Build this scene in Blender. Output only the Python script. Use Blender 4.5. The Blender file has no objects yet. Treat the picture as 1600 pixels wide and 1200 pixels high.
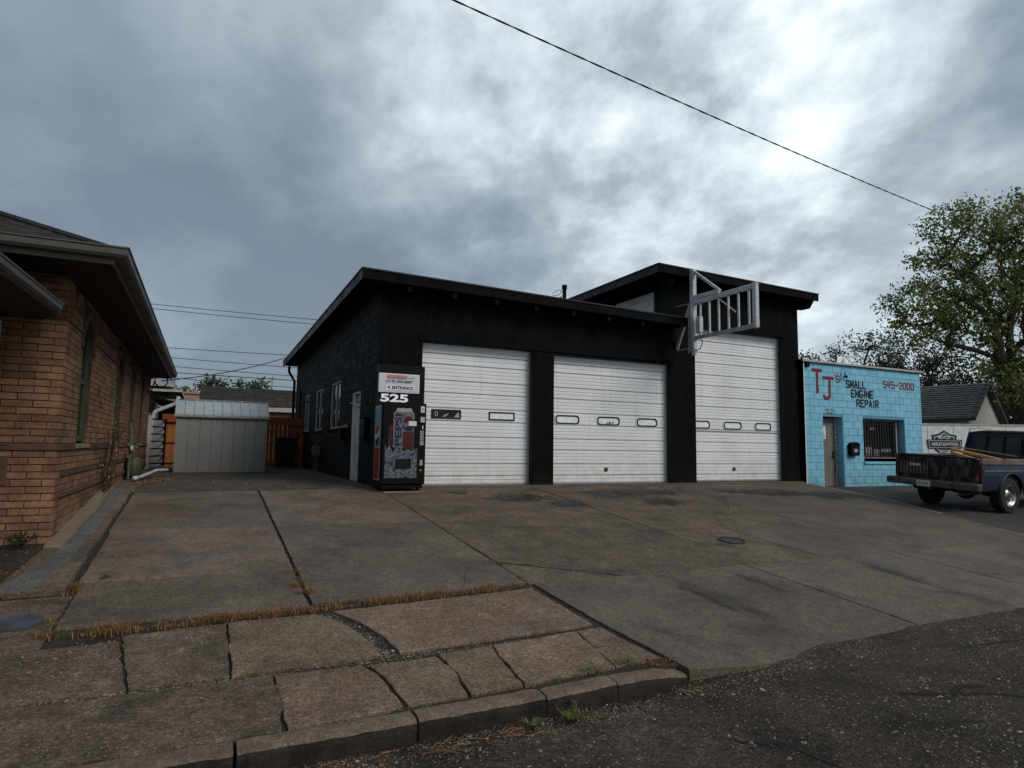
import bpy, math, random
import numpy as np
from mathutils import Vector, Matrix, noise as mn
R = math.radians
SC = bpy.context.scene
random.seed(7)

# ------------------------------------------------------------------ camera
AX = ((0.90057592, -0.05588163, -0.43109194),
      (-0.4344612, -0.0829262, -0.89686493),
      (0.01436946, 0.99498768, -0.09895974))
cd = bpy.data.cameras.new('camera'); cam = bpy.data.objects.new('camera', cd)
SC.collection.objects.link(cam)
mw = Matrix(AX).to_4x4(); mw.translation = (0, 0, 1.6)
cam.matrix_world = mw
cd.sensor_width = 36; cd.lens = 995 / 1600 * 36; cd.clip_start = 0.05; cd.clip_end = 2000
SC.camera = cam

# ------------------------------------------------------------------ sky and sun (overcast, soft light through broken cloud)
SUN_AZ, SUN_EL = R(150), R(38)           # azimuth from +Y towards +X
w = bpy.data.worlds.new('World'); SC.world = w; w.use_nodes = True
nt = w.node_tree; nt.nodes.clear(); L = nt.links.new
def N(tp, **k):
    n = nt.nodes.new(tp)
    for a, b in k.items(): setattr(n, a, b)
    return n
def math_n(op, a, b=None, clamp=False):
    n = N('ShaderNodeMath', operation=op, use_clamp=clamp)
    for i, v in enumerate((a, b)):
        if v is None: continue
        if isinstance(v, (int, float)): n.inputs[i].default_value = v
        else: L(v, n.inputs[i])
    return n.outputs[0]
tc = N('ShaderNodeTexCoord'); dirv = tc.outputs['Generated']
sx = N('ShaderNodeSeparateXYZ'); L(dirv, sx.inputs[0])
zz = math_n('ADD', math_n('MAXIMUM', sx.outputs[2], 0.0), 0.42)
cx = N('ShaderNodeCombineXYZ'); L(math_n('DIVIDE', sx.outputs[0], zz), cx.inputs[0]); L(math_n('DIVIDE', sx.outputs[1], zz), cx.inputs[1])
mp = N('ShaderNodeMapping'); mp.inputs['Rotation'].default_value = (0, 0, R(130)); mp.inputs['Scale'].default_value = (1.35, 1.15, 1)
mp.inputs['Location'].default_value = (5.2, 5.9, 0)
L(cx.outputs[0], mp.inputs[0])
n1 = N('ShaderNodeTexNoise'); n1.inputs['Scale'].default_value = 0.75; n1.inputs['Detail'].default_value = 7; n1.inputs['Roughness'].default_value = .5; n1.inputs['Distortion'].default_value = .1
n2 = N('ShaderNodeTexNoise'); n2.inputs['Scale'].default_value = 3.6; n2.inputs['Detail'].default_value = 10; n2.inputs['Roughness'].default_value = .6; n2.inputs['Distortion'].default_value = .12
L(mp.outputs[0], n1.inputs[0]); L(mp.outputs[0], n2.inputs[0])
def lobe(d, width):
    v = Vector(d).normalized()
    n = N('ShaderNodeVectorMath', operation='DOT_PRODUCT'); L(dirv, n.inputs[0]); n.inputs[1].default_value = v
    a = math_n('SUBTRACT', n.outputs['Value'], math.cos(R(width)))
    return math_n('DIVIDE', math_n('MAXIMUM', a, 0.0), 1 - math.cos(R(width)), True)
glow = lobe((math.sin(R(43)), math.cos(R(43)), .66), 40)        # thin bright cloud
# t = large * .9 + fine * .5 ...
t = math_n('MULTIPLY', math_n('SUBTRACT', n1.outputs[0], .5), 2.3)
fine_amp = math_n('ADD', math_n('MULTIPLY', glow, 1.35), .38)
t = math_n('ADD', t, math_n('MULTIPLY', math_n('SUBTRACT', n2.outputs[0], .5), fine_amp))
t = math_n('ADD', t, math_n('MULTIPLY', glow, .34))
hz = math_n('SUBTRACT', 1.0, math_n('MULTIPLY', math_n('MAXIMUM', sx.outputs[2], 0.0), 3.2), True)
t = math_n('ADD', t, math_n('MULTIPLY', hz, .24))
t = math_n('ADD', t, .15, True)
cr = N('ShaderNodeValToRGB'); L(t, cr.inputs[0])
e = cr.color_ramp.elements
e[0].position = 0; e[0].color = (.110, .138, .168, 1)
e[1].position = 1; e[1].color = (.62, .67, .69, 1)
for p_, c_ in ((.28, (.168, .206, .240)), (.52, (.262, .308, .338)), (.75, (.42, .475, .505))):
    q = e.new(p_); q.color = (*c_, 1)
sky = N('ShaderNodeTexSky', sky_type='NISHITA'); sky.sun_disc = False
sky.sun_elevation = SUN_EL; sky.sun_rotation = SUN_AZ
sc_ = N('ShaderNodeVectorMath', operation='SCALE'); L(cr.outputs[0], sc_.inputs[0]); sc_.inputs['Scale'].default_value = 10.0
mx = N('ShaderNodeMixRGB'); mx.inputs[0].default_value = .93
L(sky.outputs[0], mx.inputs[1]); L(sc_.outputs[0], mx.inputs[2])
bg = N('ShaderNodeBackground'); bg.inputs['Strength'].default_value = .1; L(mx.outputs[0], bg.inputs[0])
wo = N('ShaderNodeOutputWorld'); L(bg.outputs[0], wo.inputs[0])

sd = bpy.data.lights.new('sun', 'SUN'); sd.energy = 1.1; sd.angle = R(28); sd.color = (1, .94, .86)
sun = bpy.data.objects.new('sun', sd); SC.collection.objects.link(sun)
sdir = Vector((math.sin(SUN_AZ) * math.cos(SUN_EL), math.cos(SUN_AZ) * math.cos(SUN_EL), math.sin(SUN_EL)))
sun.rotation_euler = sdir.to_track_quat('Z', 'Y').to_euler(); sun.location = sdir * 60
SC.view_settings.view_transform = 'Standard'; SC.view_settings.look = 'None'
SC.view_settings.exposure = .8; SC.view_settings.gamma = 1; SC.view_settings.use_curve_mapping = False

# ------------------------------------------------------------------ materials
def mat(name, col, col2=None, scale=3.0, rough=.8, rough2=None, bump=0.0, bscale=40.0, metal=0.0, spec=.3, isl=0.0,
        stain=None, stain_scale=.8, stain_amt=.5, speck=None, speck_scale=90, speck_thr=.68, stretch=None, detail=5, obj_rnd=0.0, transl=None, alpha_holes=None, streak=None, grain=0, dirt=None):
    m = bpy.data.materials.new(name); m.use_nodes = True
    t = m.node_tree; t.nodes.clear(); K = t.links.new
    def n(tp, **k):
        x = t.nodes.new(tp)
        for a, b in k.items(): setattr(x, a, b)
        return x
    geo = n('ShaderNodeNewGeometry'); P = geo.outputs['Position']
    tcn = n('ShaderNodeTexCoord')
    if stretch:
        mpn = n('ShaderNodeMapping'); mpn.inputs['Scale'].default_value = stretch; K(P, mpn.inputs[0]); P = mpn.outputs[0]
    b = n('ShaderNodeBsdfPrincipled'); out = n('ShaderNodeOutputMaterial'); K(b.outputs[0], out.inputs[0])
    def noise(s, d=5, r=.55, dist=0.0, vec=None):
        x = n('ShaderNodeTexNoise'); x.inputs['Scale'].default_value = s; x.inputs['Detail'].default_value = d
        x.inputs['Roughness'].default_value = r; x.inputs['Distortion'].default_value = dist
        K(vec or P, x.inputs[0]); return x.outputs[0]
    def ramp(v, lo, hi):
        x = n('ShaderNodeMapRange', clamp=True); x.inputs['From Min'].default_value = lo; x.inputs['From Max'].default_value = hi
        K(v, x.inputs[0]); return x.outputs[0]
    def mix(f, a, c, bt='MIX'):
        x = n('ShaderNodeMixRGB', blend_type=bt)
        for i, v in enumerate((f, a, c)):
            if isinstance(v, (int, float)): x.inputs[i].default_value = v
            elif isinstance(v, tuple): x.inputs[i].default_value = (*v, 1)
            else: K(v, x.inputs[i])
        return x.outputs[0]
    c = col
    if col2: c = mix(ramp(noise(scale, detail), .34, .66), col, col2)
    if stain:
        c = mix(ramp(noise(stain_scale, 4, .6, .6), .5, .72), c, stain); 
        c = c if stain_amt >= 1 else mix(stain_amt, (col if not col2 else mix(ramp(noise(scale, detail), .34, .66), col, col2)), c)
    if streak:
        mp2 = n('ShaderNodeMapping'); mp2.inputs['Scale'].default_value = (9, 9, .5); K(geo.outputs['Position'], mp2.inputs[0])
        c = mix(ramp(noise(1.0, 4, .6, 0, mp2.outputs[0]), .55, .8), c, streak)
    if speck:
        vo = n('ShaderNodeTexVoronoi'); vo.inputs['Scale'].default_value = speck_scale; K(geo.outputs['Position'], vo.inputs[0])
        sp = n('ShaderNodeSeparateColor'); K(vo.outputs['Color'], sp.inputs[0])
        k1 = n('ShaderNodeMath', operation='SUBTRACT', use_clamp=True); K(ramp(sp.outputs[0], speck_thr - .06, speck_thr + .1), k1.inputs[0]); K(ramp(noise(2.3, 4, .6, .5, geo.outputs['Position']), .62, .40), k1.inputs[1])
        k2 = n('ShaderNodeMath', operation='MULTIPLY'); K(k1.outputs[0], k2.inputs[0]); K(ramp(vo.outputs['Distance'], .5, .2), k2.inputs[1])
        c = mix(k2.outputs[0], c, speck)
    if grain:
        def mul(cc, v, lo, hi):
            x = n('ShaderNodeMapRange', clamp=True); x.inputs['From Min'].default_value = .33; x.inputs['From Max'].default_value = .67; x.inputs['To Min'].default_value = lo; x.inputs['To Max'].default_value = hi; K(v, x.inputs[0])
            y = n('ShaderNodeVectorMath', operation='SCALE'); K(x.outputs[0], y.inputs['Scale'])
            if isinstance(cc, tuple): y.inputs[0].default_value = cc
            else: K(cc, y.inputs[0])
            return y.outputs[0]
        GP = geo.outputs['Position']
        c = mul(c, noise(130, 2, .7, 0, GP), 1 - .75 * grain, 1 + .85 * grain)
        c = mul(c, noise(38, 3, .7, 0, GP), 1 - .6 * grain, 1 + .7 * grain)
        c = mul(c, noise(9, 4, .65, .4, GP), 1 - .28 * grain, 1 + .3 * grain)
    if dirt:
        z0, z1, dc = dirt; sp2 = n('ShaderNodeSeparateXYZ'); K(geo.outputs['Position'], sp2.inputs[0])
        k3 = n('ShaderNodeMath', operation='MULTIPLY'); K(ramp(sp2.outputs[2], z1, z0), k3.inputs[0]); K(ramp(noise(5, 6, .7, .3, geo.outputs['Position']), .38, .62), k3.inputs[1])
        c = mix(k3.outputs[0], c, dc)
    if isl or obj_rnd:
        oi = n('ShaderNodeObjectInfo')
        a = n('ShaderNodeMath', operation='ADD'); K(oi.outputs['Random'], a.inputs[0]); K(geo.outputs['Random Per Island'], a.inputs[1])
        fr = n('ShaderNodeMath', operation='FRACT'); K(a.outputs[0], fr.inputs[0])
        hv = n('ShaderNodeHueSaturation')
        s = isl or obj_rnd
        mr = n('ShaderNodeMapRange'); mr.inputs['To Min'].default_value = 1 - s; mr.inputs['To Max'].default_value = 1 + s
        K(fr.outputs[0], mr.inputs[0]); K(mr.outputs[0], hv.inputs['Value'])
        mr2 = n('ShaderNodeMapRange'); mr2.inputs['To Min'].default_value = .5 - s * .03; mr2.inputs['To Max'].default_value = .5 + s * .03
        f2 = n('ShaderNodeMath', operation='MULTIPLY'); K(fr.outputs[0], f2.inputs[0]); f2.inputs[1].default_value = 7.31
        f3 = n('ShaderNodeMath', operation='FRACT'); K(f2.outputs[0], f3.inputs[0]); K(f3.outputs[0], mr2.inputs[0]); K(mr2.outputs[0], hv.inputs['Hue'])
        if isinstance(c, tuple): hv.inputs['Color'].default_value = (*c, 1)
        else: K(c, hv.inputs['Color'])
        c = hv.outputs[0]
    if isinstance(c, tuple): b.inputs['Base Color'].default_value = (*c, 1)
    else: K(c, b.inputs['Base Color'])
    if rough2 is not None:
        x = n('ShaderNodeMapRange'); x.inputs['To Min'].default_value = rough; x.inputs['To Max'].default_value = rough2
        x.inputs['From Min'].default_value = .35; x.inputs['From Max'].default_value = .65
        K(noise(scale * .7, 4), x.inputs[0]); K(x.outputs[0], b.inputs['Roughness'])
    else: b.inputs['Roughness'].default_value = rough
    b.inputs['Metallic'].default_value = metal
    b.inputs['Specular IOR Level'].default_value = spec
    if bump:
        bp = n('ShaderNodeBump'); bp.inputs['Strength'].default_value = 1; bp.inputs['Distance'].default_value = bump
        K(noise(bscale, 6, .62), bp.inputs['Height']); K(bp.outputs[0], b.inputs['Normal'])
    if transl:
        tr = n('ShaderNodeBsdfTranslucent'); 
        if isinstance(c, tuple): tr.inputs[0].default_value = (*c, 1)
        else: K(c, tr.inputs[0])
        ms = n('ShaderNodeMixShader'); ms.inputs[0].default_value = transl
        K(b.outputs[0], ms.inputs[1]); K(tr.outputs[0], ms.inputs[2]); K(ms.outputs[0], out.inputs[0])
    return m
M = {}
M['concrete'] = mat('concrete_brown', (0.0791, 0.0571, 0.0420), (0.1197, 0.0910, 0.0696), 1.3, .55, .85, .004, 60, stain=(0.0365, 0.0281, 0.0219), stain_scale=1.5, stain_amt=.75, speck=(.28, .23, .18), speck_scale=130, speck_thr=.88, obj_rnd=.14, spec=.4, grain=.75)
M['walk'] = mat('walk_concrete', (0.1247, 0.0855, 0.0591), (0.1681, 0.1198, 0.0860), 1.6, .7, .9, .006, 60, stain=(0.0597, 0.0428, 0.0311), stain_scale=1.2, stain_amt=.75, speck=(.34, .28, .21), speck_scale=130, speck_thr=.88, obj_rnd=.2, spec=.25, grain=.8)
M['concrete_rough'] = mat('concrete_exposed', (0.0878, 0.0650, 0.0472), (0.1398, 0.1073, 0.0796), 5, .85, .95, .016, 50, stain=(0.0390, 0.0309, 0.0243), stain_scale=1.5, stain_amt=.85, speck=(.34, .29, .23), speck_scale=65, speck_thr=.84, obj_rnd=.10, spec=.2, grain=.75)
M['concrete_agg'] = mat('concrete_pebbly', (0.0769, 0.0579, 0.0433), (0.1104, 0.0845, 0.0640), 2, .72, .9, .008, 75, stain=(0.0335, 0.0256, 0.0198), stain_scale=1.5, stain_amt=.75, speck=(.25, .19, .14), speck_scale=90, speck_thr=.8, obj_rnd=.1, spec=.25, grain=.9)
M['concrete_grey'] = mat('concrete_grey', (0.0793, 0.0659, 0.0499), (0.1093, 0.0909, 0.0695), .9, .68, .88, .003, 70, stain=(0.0410, 0.0345, 0.0278), stain_scale=1.5, stain_amt=.75, speck=(.2, .17, .14), speck_scale=130, speck_thr=.94, obj_rnd=.07, spec=.25, grain=.6)
M['concrete_channel'] = mat('mortar_wash', (.085, .082, .078), (.125, .122, .118), 4, .5, .75, .002, 50, stain=(.05, .047, .043), stain_amt=.7, grain=.4)
M['kerb'] = mat('kerb_concrete', (0.0990, 0.0737, 0.0523), (0.1426, 0.1085, 0.0792), 6, .85, .95, .009, 50, stain=(0.0475, 0.0364, 0.0285), stain_scale=3, speck=(.3, .26, .2), speck_scale=110, speck_thr=.9, obj_rnd=.1, grain=.5)
M['kerbface'] = mat('kerb_grime_shade', (.012, .010, .008), (.030, .024, .019), 6, .9, .95, .009, 50, grain=.4)  # stained kerb face, with its shadow also darkened into the colour
M['asphalt'] = mat('asphalt', (0.0264, 0.0210, 0.0162), (0.0552, 0.0432, 0.0330), 1.3, .8, .95, .020, 50, stain=(0.0132, 0.0120, 0.0108), stain_scale=1.1, stain_amt=.85, speck=(.16, .13, .10), speck_scale=95, speck_thr=.82, spec=.2, grain=1.0)
M['lot'] = mat('lot_asphalt', (0.0373, 0.0339, 0.0306), (0.0538, 0.0481, 0.0430), 1.4, .8, .9, .004, 60, stain=(0.0149, 0.0140, 0.0140), stain_scale=1.2, grain=.3)
M['soil'] = mat('soil', (.017, .013, .010), (.034, .026, .019), 6, .95, None, .01, 40, speck=(.12, .10, .08), speck_scale=60, speck_thr=.88, grain=.5)
M['gravel'] = mat('gravel', (0.0414, 0.0322, 0.0253), (0.0713, 0.0575, 0.0448), 3, .95, None, .016, 40, speck=(.17, .14, .11), speck_scale=45, speck_thr=.8, stain=(0.0276, 0.0218, 0.0172), stain_scale=1.0, grain=.9)
M['stone'] = mat('stone_chip', (0.2400, 0.2080, 0.1680), (0.0800, 0.0640, 0.0520), 8, .8, isl=.6)
M['black'] = mat('black_paint', (.0026, .0028, .003), (.0044, .0047, .005), 3, .7, .85, .002, 60, spec=.06, streak=(.010, .010, .010), dirt=(.7, 1.3, (.014, .012, .010)))
M['blackblock'] = mat('black_block', (.0045, .0055, .005), (.0085, .0098, .009), 5, .65, .85, .003, 70, spec=.14, obj_rnd=.25)
M['blackjoint'] = mat('black_joint', (.013, .016, .015), None, 3, .85)
M['roofblack'] = mat('roof_felt', (.004, .0039, .0039), (.007, .0068, .0066), 4, .75, .9, .003, 30, spec=.06)
M['fascia'] = mat('fascia_edge', (.013, .012, .012), (.024, .023, .024), 5, .5, .7, .001, 30)
M['door'] = mat('door_panel', (.72, .73, .74), (.64, .65, .66), 1.4, .42, .6, .0006, 30, spec=.45, streak=(.56, .56, .55), dirt=(.7, 1.5, (.52, .50, .46)))
M['doorw'] = mat('white_door', (.62, .62, .60), (.52, .52, .50), 3, .5, .65, streak=(.36, .35, .33))
M['rubber'] = mat('rubber', (.012, .012, .012), None, 3, .7)
M['glass_frost'] = mat('frosted_pane', (.66, .69, .71), (.82, .84, .85), 9, .25, .4, spec=.5)
M['glass'] = mat('window_glass', (.004, .0045, .005), None, 3, .05, spec=.3)
M['galv'] = mat('galvanised', (0.3240, 0.3330, 0.3420), (0.4500, 0.4590, 0.4680), 9, .42, .62, .001, 50, metal=.35, streak=(0.2520, 0.2250, 0.1980))
M['galvdk'] = mat('galvanised_dark', (.24, .24, .24), (.33, .33, .33), 9, .5, .7, metal=.3)
M['blue'] = mat('blue_block', (.17, .43, .57), (.22, .50, .64), 4, .75, .9, .003, 60, stain=(.12, .34, .46), stain_scale=2.2, stain_amt=.6, obj_rnd=.05, streak=(.13, .35, .45), dirt=(.45, 1.2, (.13, .27, .32)))
M['bluejoint'] = mat('blue_joint', (.09, .26, .36), None, 3, .9)
M['redpaint'] = mat('red_sign_paint', (0.1840, 0.0240, 0.0200), (0.1120, 0.0224, 0.0200), 14, .8)
M['blackink'] = mat('black_sign_paint', (0.0060, 0.0065, 0.0090), (0.0150, 0.0175, 0.0225), 14, .7)
M['maroonink'] = mat('maroon_sign_paint', (.20, .035, .03), (.07, .025, .03), 10, .8)
M['numwhite'] = mat('number_white', (.92, .92, .92), None, 3, .5)
M['white'] = mat('white_paint', (.72, .72, .71), (.6, .6, .6), 4, .5)
M['offwhite'] = mat('weathered_trim', (.42, .41, .39), (.30, .29, .27), 8, .7)
M['vblack'] = mat('vending_black', (.0028, .0028, .0032), None, 3, .45, spec=.12)
M['vred'] = mat('vending_red', (.36, .012, .020), (.30, .010, .018), 4, .35)
M['vcan'] = mat('can_red', (0.0700, 0.0060, 0.0070), (0.0350, 0.0040, 0.0050), 9, .4)
M['vblue'] = mat('vending_blue', (.06, .27, .44), (.05, .24, .40), 4, .35)
M['vdblue'] = mat('deep_blue', (.005, .010, .045), (.004, .007, .025), 8, .35)
M['vsilver'] = mat('can_silver', (.17, .17, .19), (.06, .06, .075), 12, .35)
M['ice'] = mat('ice_print', (.006, .009, .022), (.14, .155, .19), 24, .35, detail=3)
M['signgrey'] = mat('sign_board', (.48, .50, .56), (.54, .56, .61), 2, .45)
M['brick'] = mat('brick_face', (0.2116, 0.1165, 0.0672), (0.1269, 0.0683, 0.0414), 4, .85, .95, .003, 90, stain=(0.0564, 0.0346, 0.0242), stain_scale=1.1, stain_amt=.8, obj_rnd=.24, spec=.2, grain=.4)
M['brickdark'] = mat('brick_trim', (0.1170, 0.0690, 0.0454), (0.0619, 0.0376, 0.0269), 3, .85, .95, .003, 90, obj_rnd=.2, spec=.2)
M['mortar'] = mat('brick_mortar', (.035, .022, .015), (.08, .05, .034), 6, .95, None, .003, 80)
M['sillstone'] = mat('sill_stone', (.20, .15, .11), (.14, .11, .08), 6, .9, None, .004, 50)
M['greenpaint'] = mat('green_paint', (0.0300, 0.0500, 0.0275), (0.0425, 0.0650, 0.0375), 8, .6)
M['gutter'] = mat('gutter_brown', (0.0544, 0.0525, 0.0448), (0.0704, 0.0672, 0.0576), 6, .4, .55, spec=.5)
M['soffit'] = mat('soffit_wood', (0.0210, 0.0144, 0.0096), (0.0300, 0.0204, 0.0132), 5, .8)
M['shingle'] = mat('shingle', (0.0192, 0.0180, 0.0180), (0.0360, 0.0330, 0.0312), 10, .9, None, .003, 80, isl=.3)
M['shinglegrey'] = mat('shingle_grey', (0.1140, 0.1140, 0.1125), (0.1672, 0.1672, 0.1596), 6, .9, None, .004, 60, isl=.18)
M['tin'] = mat('tin_flashing', (.2, .2, .2), (.3, .3, .3), 6, .5, .6, metal=.4)
M['shed'] = mat('shed_steel', (0.1892, 0.1980, 0.1892), (0.2156, 0.2244, 0.2156), 2, .5, .6, .0008, 20, stretch=(1, 1, .3))
M['shedroof'] = mat('shed_roof_steel', (0.2880, 0.3280, 0.3600), (0.3360, 0.3760, 0.4080), 2, .4, .55)
M['fence'] = mat('cedar_board', (0.2890, 0.1020, 0.0298), (0.1700, 0.0553, 0.0170), 6, .75, .85, .002, 50, stretch=(6, 6, .6), obj_rnd=.3)
M['fencecap'] = mat('cedar_cap', (.22, .055, .02), (.16, .04, .016), 6, .75)
M['siding'] = mat('grey_siding', (.22, .26, .31), (.27, .31, .36), 3, .7, .8)
M['pink'] = mat('tan_stucco', (.30, .19, .14), (.35, .23, .17), 3, .9)
M['darkgap'] = mat('dark_interior', (.006, .006, .006), None, 3, .9)
M['wood'] = mat('raw_wood', (.52, .30, .10), (.38, .18, .06), 10, .7, stretch=(1, 6, 1))
M['pallet'] = mat('pallet_wood', (.26, .15, .085), (.18, .10, .06), 10, .8)
M['tbody'] = mat('truck_blue', (.006, .013, .034), (.010, .020, .045), 2.5, .35, .55, spec=.3, stain=(.022, .013, .011), stain_scale=2.5, stain_amt=.35)
M['trust'] = mat('truck_rust', (.06, .018, .014), (.016, .008, .008), 3.5, .5, .8, .001, 60, spec=.4, stain=(.16, .13, .12), stain_scale=3.2, stain_amt=.7)
M['tfaded'] = mat('truck_faded', (.17, .14, .13), (.09, .04, .033), 4, .5, .7, stain=(.05, .05, .07), stain_scale=4)
M['tailpaint'] = mat('tailgate_peeled', (.007, .005, .005), (.024, .008, .007), 3, .45, .7, spec=.25, stain=(.11, .12, .115), stain_scale=2.6, stain_amt=.85, stretch=(1, 2.2, .9))
M['bumper'] = mat('bumper_rusty', (.04, .034, .03), (.12, .10, .085), 9, .5, .8, .003, 40, metal=.2, stain=(.08, .04, .025), stain_scale=6)
M['chrome'] = mat('dull_chrome', (0.3850, 0.3850, 0.3920), (0.2800, 0.2800, 0.2870), 8, .22, .35, metal=.9)
M['tyre'] = mat('tyre', (.014, .014, .014), (.02, .02, .02), 20, .85)
M['redlens'] = mat('red_lens', (.05, .006, .006), None, 3, .3)
M['plate'] = mat('plate_white', (.5, .52, .5), (.4, .43, .42), 20, .5)
M['green_leaf'] = mat('leaf_green', (.10, .13, .026), (.16, .19, .045), .5, .6, isl=.45, transl=.25, spec=.3)
M['grey_leaf'] = mat('leaf_grey_green', (.075, .09, .055), (.05, .065, .035), .5, .7, isl=.4, transl=.2)
M['dark_leaf'] = mat('leaf_dark_green', (.035, .05, .018), (.055, .072, .028), .5, .6, isl=.4, transl=.2)
M['bark'] = mat('bark', (.035, .028, .022), (.055, .045, .036), 8, .9, None, .01, 20)
M['drygrass'] = mat('dry_grass', (.34, .18, .065), (.13, .085, .035), 20, .8, isl=.5, transl=.25)
M['grass'] = mat('green_grass', (.07, .12, .03), (.12, .14, .05), 20, .7, isl=.4, transl=.25)
M['litter'] = mat('leaf_litter', (.22, .11, .05), (.10, .055, .03), 20, .85, isl=.6)
M['iron'] = mat('cast_iron', (.03, .03, .03), (.05, .048, .045), 10, .55, .7, .003, 60, metal=.3)
M['bluelid'] = mat('blue_grey_lid', (.04, .052, .065), (.06, .072, .085), 12, .6, .75, .004, 50)
M['pvc'] = mat('white_pvc', (.46, .46, .45), (.36, .36, .35), 6, .4)
M['wire'] = mat('wire_black', (.012, .012, .013), None, 3, .6)
M['wiregrey'] = mat('wire_grey', (.05, .055, .06), None, 3, .6)
M['mailwhite'] = mat('paper_white', (.6, .6, .6), None, 3, .7)
M['meter'] = mat('meter_grey', (.10, .105, .105), (.07, .07, .07), 20, .5)
M['olive'] = mat('olive_plastic', (.05, .055, .03), (.03, .035, .02), 10, .6)
M['reddot'] = mat('red_reflector', (.16, .02, .015), (.05, .015, .012), 60, .4)
M['clothes'] = mat('window_goods', (.28, .27, .25), (.15, .15, .16), 12, .8)

# ------------------------------------------------------------------ mesh helpers
COL = SC.collection
ORG = {}
def org(o): return ORG.get(o.name, Vector((0, 0, 0))) if o else Vector((0, 0, 0))
def tag(o, label=None, cat=None, group=None, kind=None):
    if label: o['label'] = label
    if cat: o['category'] = cat
    if group: o['group'] = group
    if kind: o['kind'] = kind
    return o
def thing(name, loc, label, cat, group=None, rz=0):
    o = bpy.data.objects.new(name, None); COL.objects.link(o); o.location = loc; o.rotation_euler = (0, 0, rz)
    o.empty_display_size = .2
    ORG[o.name] = Vector(loc); return tag(o, label, cat, group)
class MB:
    def __init__(s): s.v = []; s.f = []; s.m = []; s.mi = 0
    def add(s, vs, fs, mi=None):
        o = len(s.v); s.v += [tuple(p) for p in vs]
        for f in fs: s.f.append(tuple(i + o for i in f)); s.m.append(s.mi if mi is None else mi)
        return s
    def box(s, x0, x1, y0, y1, z0, z1, mi=None, ch=0):
        if ch: return s.cbox(x0, x1, y0, y1, z0, z1, ch, mi)
        vs = [(x, y, z) for z in (z0, z1) for y in (y0, y1) for x in (x0, x1)]
        return s.add(vs, [(0, 2, 3, 1), (4, 5, 7, 6), (0, 1, 5, 4), (2, 6, 7, 3), (0, 4, 6, 2), (1, 3, 7, 5)], mi)
    def cbox(s, x0, x1, y0, y1, z0, z1, c, mi=None):     # box with chamfered edges
        vs = []; 
        for sx in (0, 1):
            for sy in (0, 1):
                for sz in (0, 1):
                    X = (x0, x1)[sx]; Y = (y0, y1)[sy]; Z = (z0, z1)[sz]
                    a = c * (1 - 2 * sx); b = c * (1 - 2 * sy); d = c * (1 - 2 * sz)
                    vs += [(X, Y + b, Z + d), (X + a, Y, Z + d), (X + a, Y + b, Z)]
        i = lambda sx, sy, sz, k: ((sx * 2 + sy) * 2 + sz) * 3 + k
        fs = []
        for k, (a, b) in enumerate(((1, 2), (0, 2), (0, 1))):
            for s_ in (0, 1):
                q = []
                for (u, v) in ((0, 0), (1, 0), (1, 1), (0, 1)):
                    t = [0, 0, 0]; t[k] = s_; t[a] = u; t[b] = v; q.append(i(*t, k))
                flip = (s_ == 0) ^ (k == 1)
                fs.append(tuple(q[::-1] if flip else q))
        for k in range(3):                                # edges along axis k
            a, b = [x for x in range(3) if x != k]
            for u in (0, 1):
                for v in (0, 1):
                    t0 = [0, 0, 0]; t0[a] = u; t0[b] = v; t1 = list(t0); t1[k] = 1
                    fs.append((i(*t0, a), i(*t0, b), i(*t1, b), i(*t1, a)))
        for sx in (0, 1):
            for sy in (0, 1):
                for sz in (0, 1): fs.append((i(sx, sy, sz, 0), i(sx, sy, sz, 1), i(sx, sy, sz, 2)))
        return s.add(vs, fs, mi)
    def bar(s, a, b, w_, h_=None, mi=None, up=(0, 0, 1)):   # square bar a->b
        h_ = h_ or w_; a = Vector(a); b = Vector(b); d = (b - a).normalized()
        u = Vector(up)
        if abs(d.dot(u)) > .95: u = Vector((1, 0, 0))
        x = d.cross(u).normalized() * w_ / 2; y = x.cross(d).normalized() * h_ / 2
        vs = [p + sx * x + sy * y for p in (a, b) for sx, sy in ((-1, -1), (1, -1), (1, 1), (-1, 1))]
        return s.add(vs, [(0, 1, 2, 3), (7, 6, 5, 4), (0, 4, 5, 1), (1, 5, 6, 2), (2, 6, 7, 3), (3, 7, 4, 0)], mi)
    def tube(s, pts, r, n=8, mi=None, caps=True):
        pts = [Vector(p) for p in pts]; rs = r if isinstance(r, (list, tuple)) else [r] * len(pts)
        vs = []; prev = None
        for k, p in enumerate(pts):
            d = (pts[min(k + 1, len(pts) - 1)] - pts[max(k - 1, 0)]).normalized()
            if prev is None:
                u = Vector((0, 0, 1)) if abs(d.z) < .9 else Vector((1, 0, 0)); x = d.cross(u).normalized()
            else: x = (prev - d * prev.dot(d)).normalized()
            prev = x; y = d.cross(x)
            for j in range(n):
                a = 2 * math.pi * j / n; vs.append(p + (x * math.cos(a) + y * math.sin(a)) * rs[k])
        fs = []
        for k in range(len(pts) - 1):
            for j in range(n):
                j2 = (j + 1) % n; fs.append((k * n + j, k * n + j2, (k + 1) * n + j2, (k + 1) * n + j))
        if caps: fs.append(tuple(range(n))[::-1]); fs.append(tuple((len(pts) - 1) * n + j for j in range(n)))
        return s.add(vs, fs, mi)
    def disc(s, c, nrm, r, th, n=24, mi=None, sx=1.0):
        c = Vector(c); nrm = Vector(nrm).normalized()
        return s.tube([c, c + nrm * th], r, n, mi)
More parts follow.
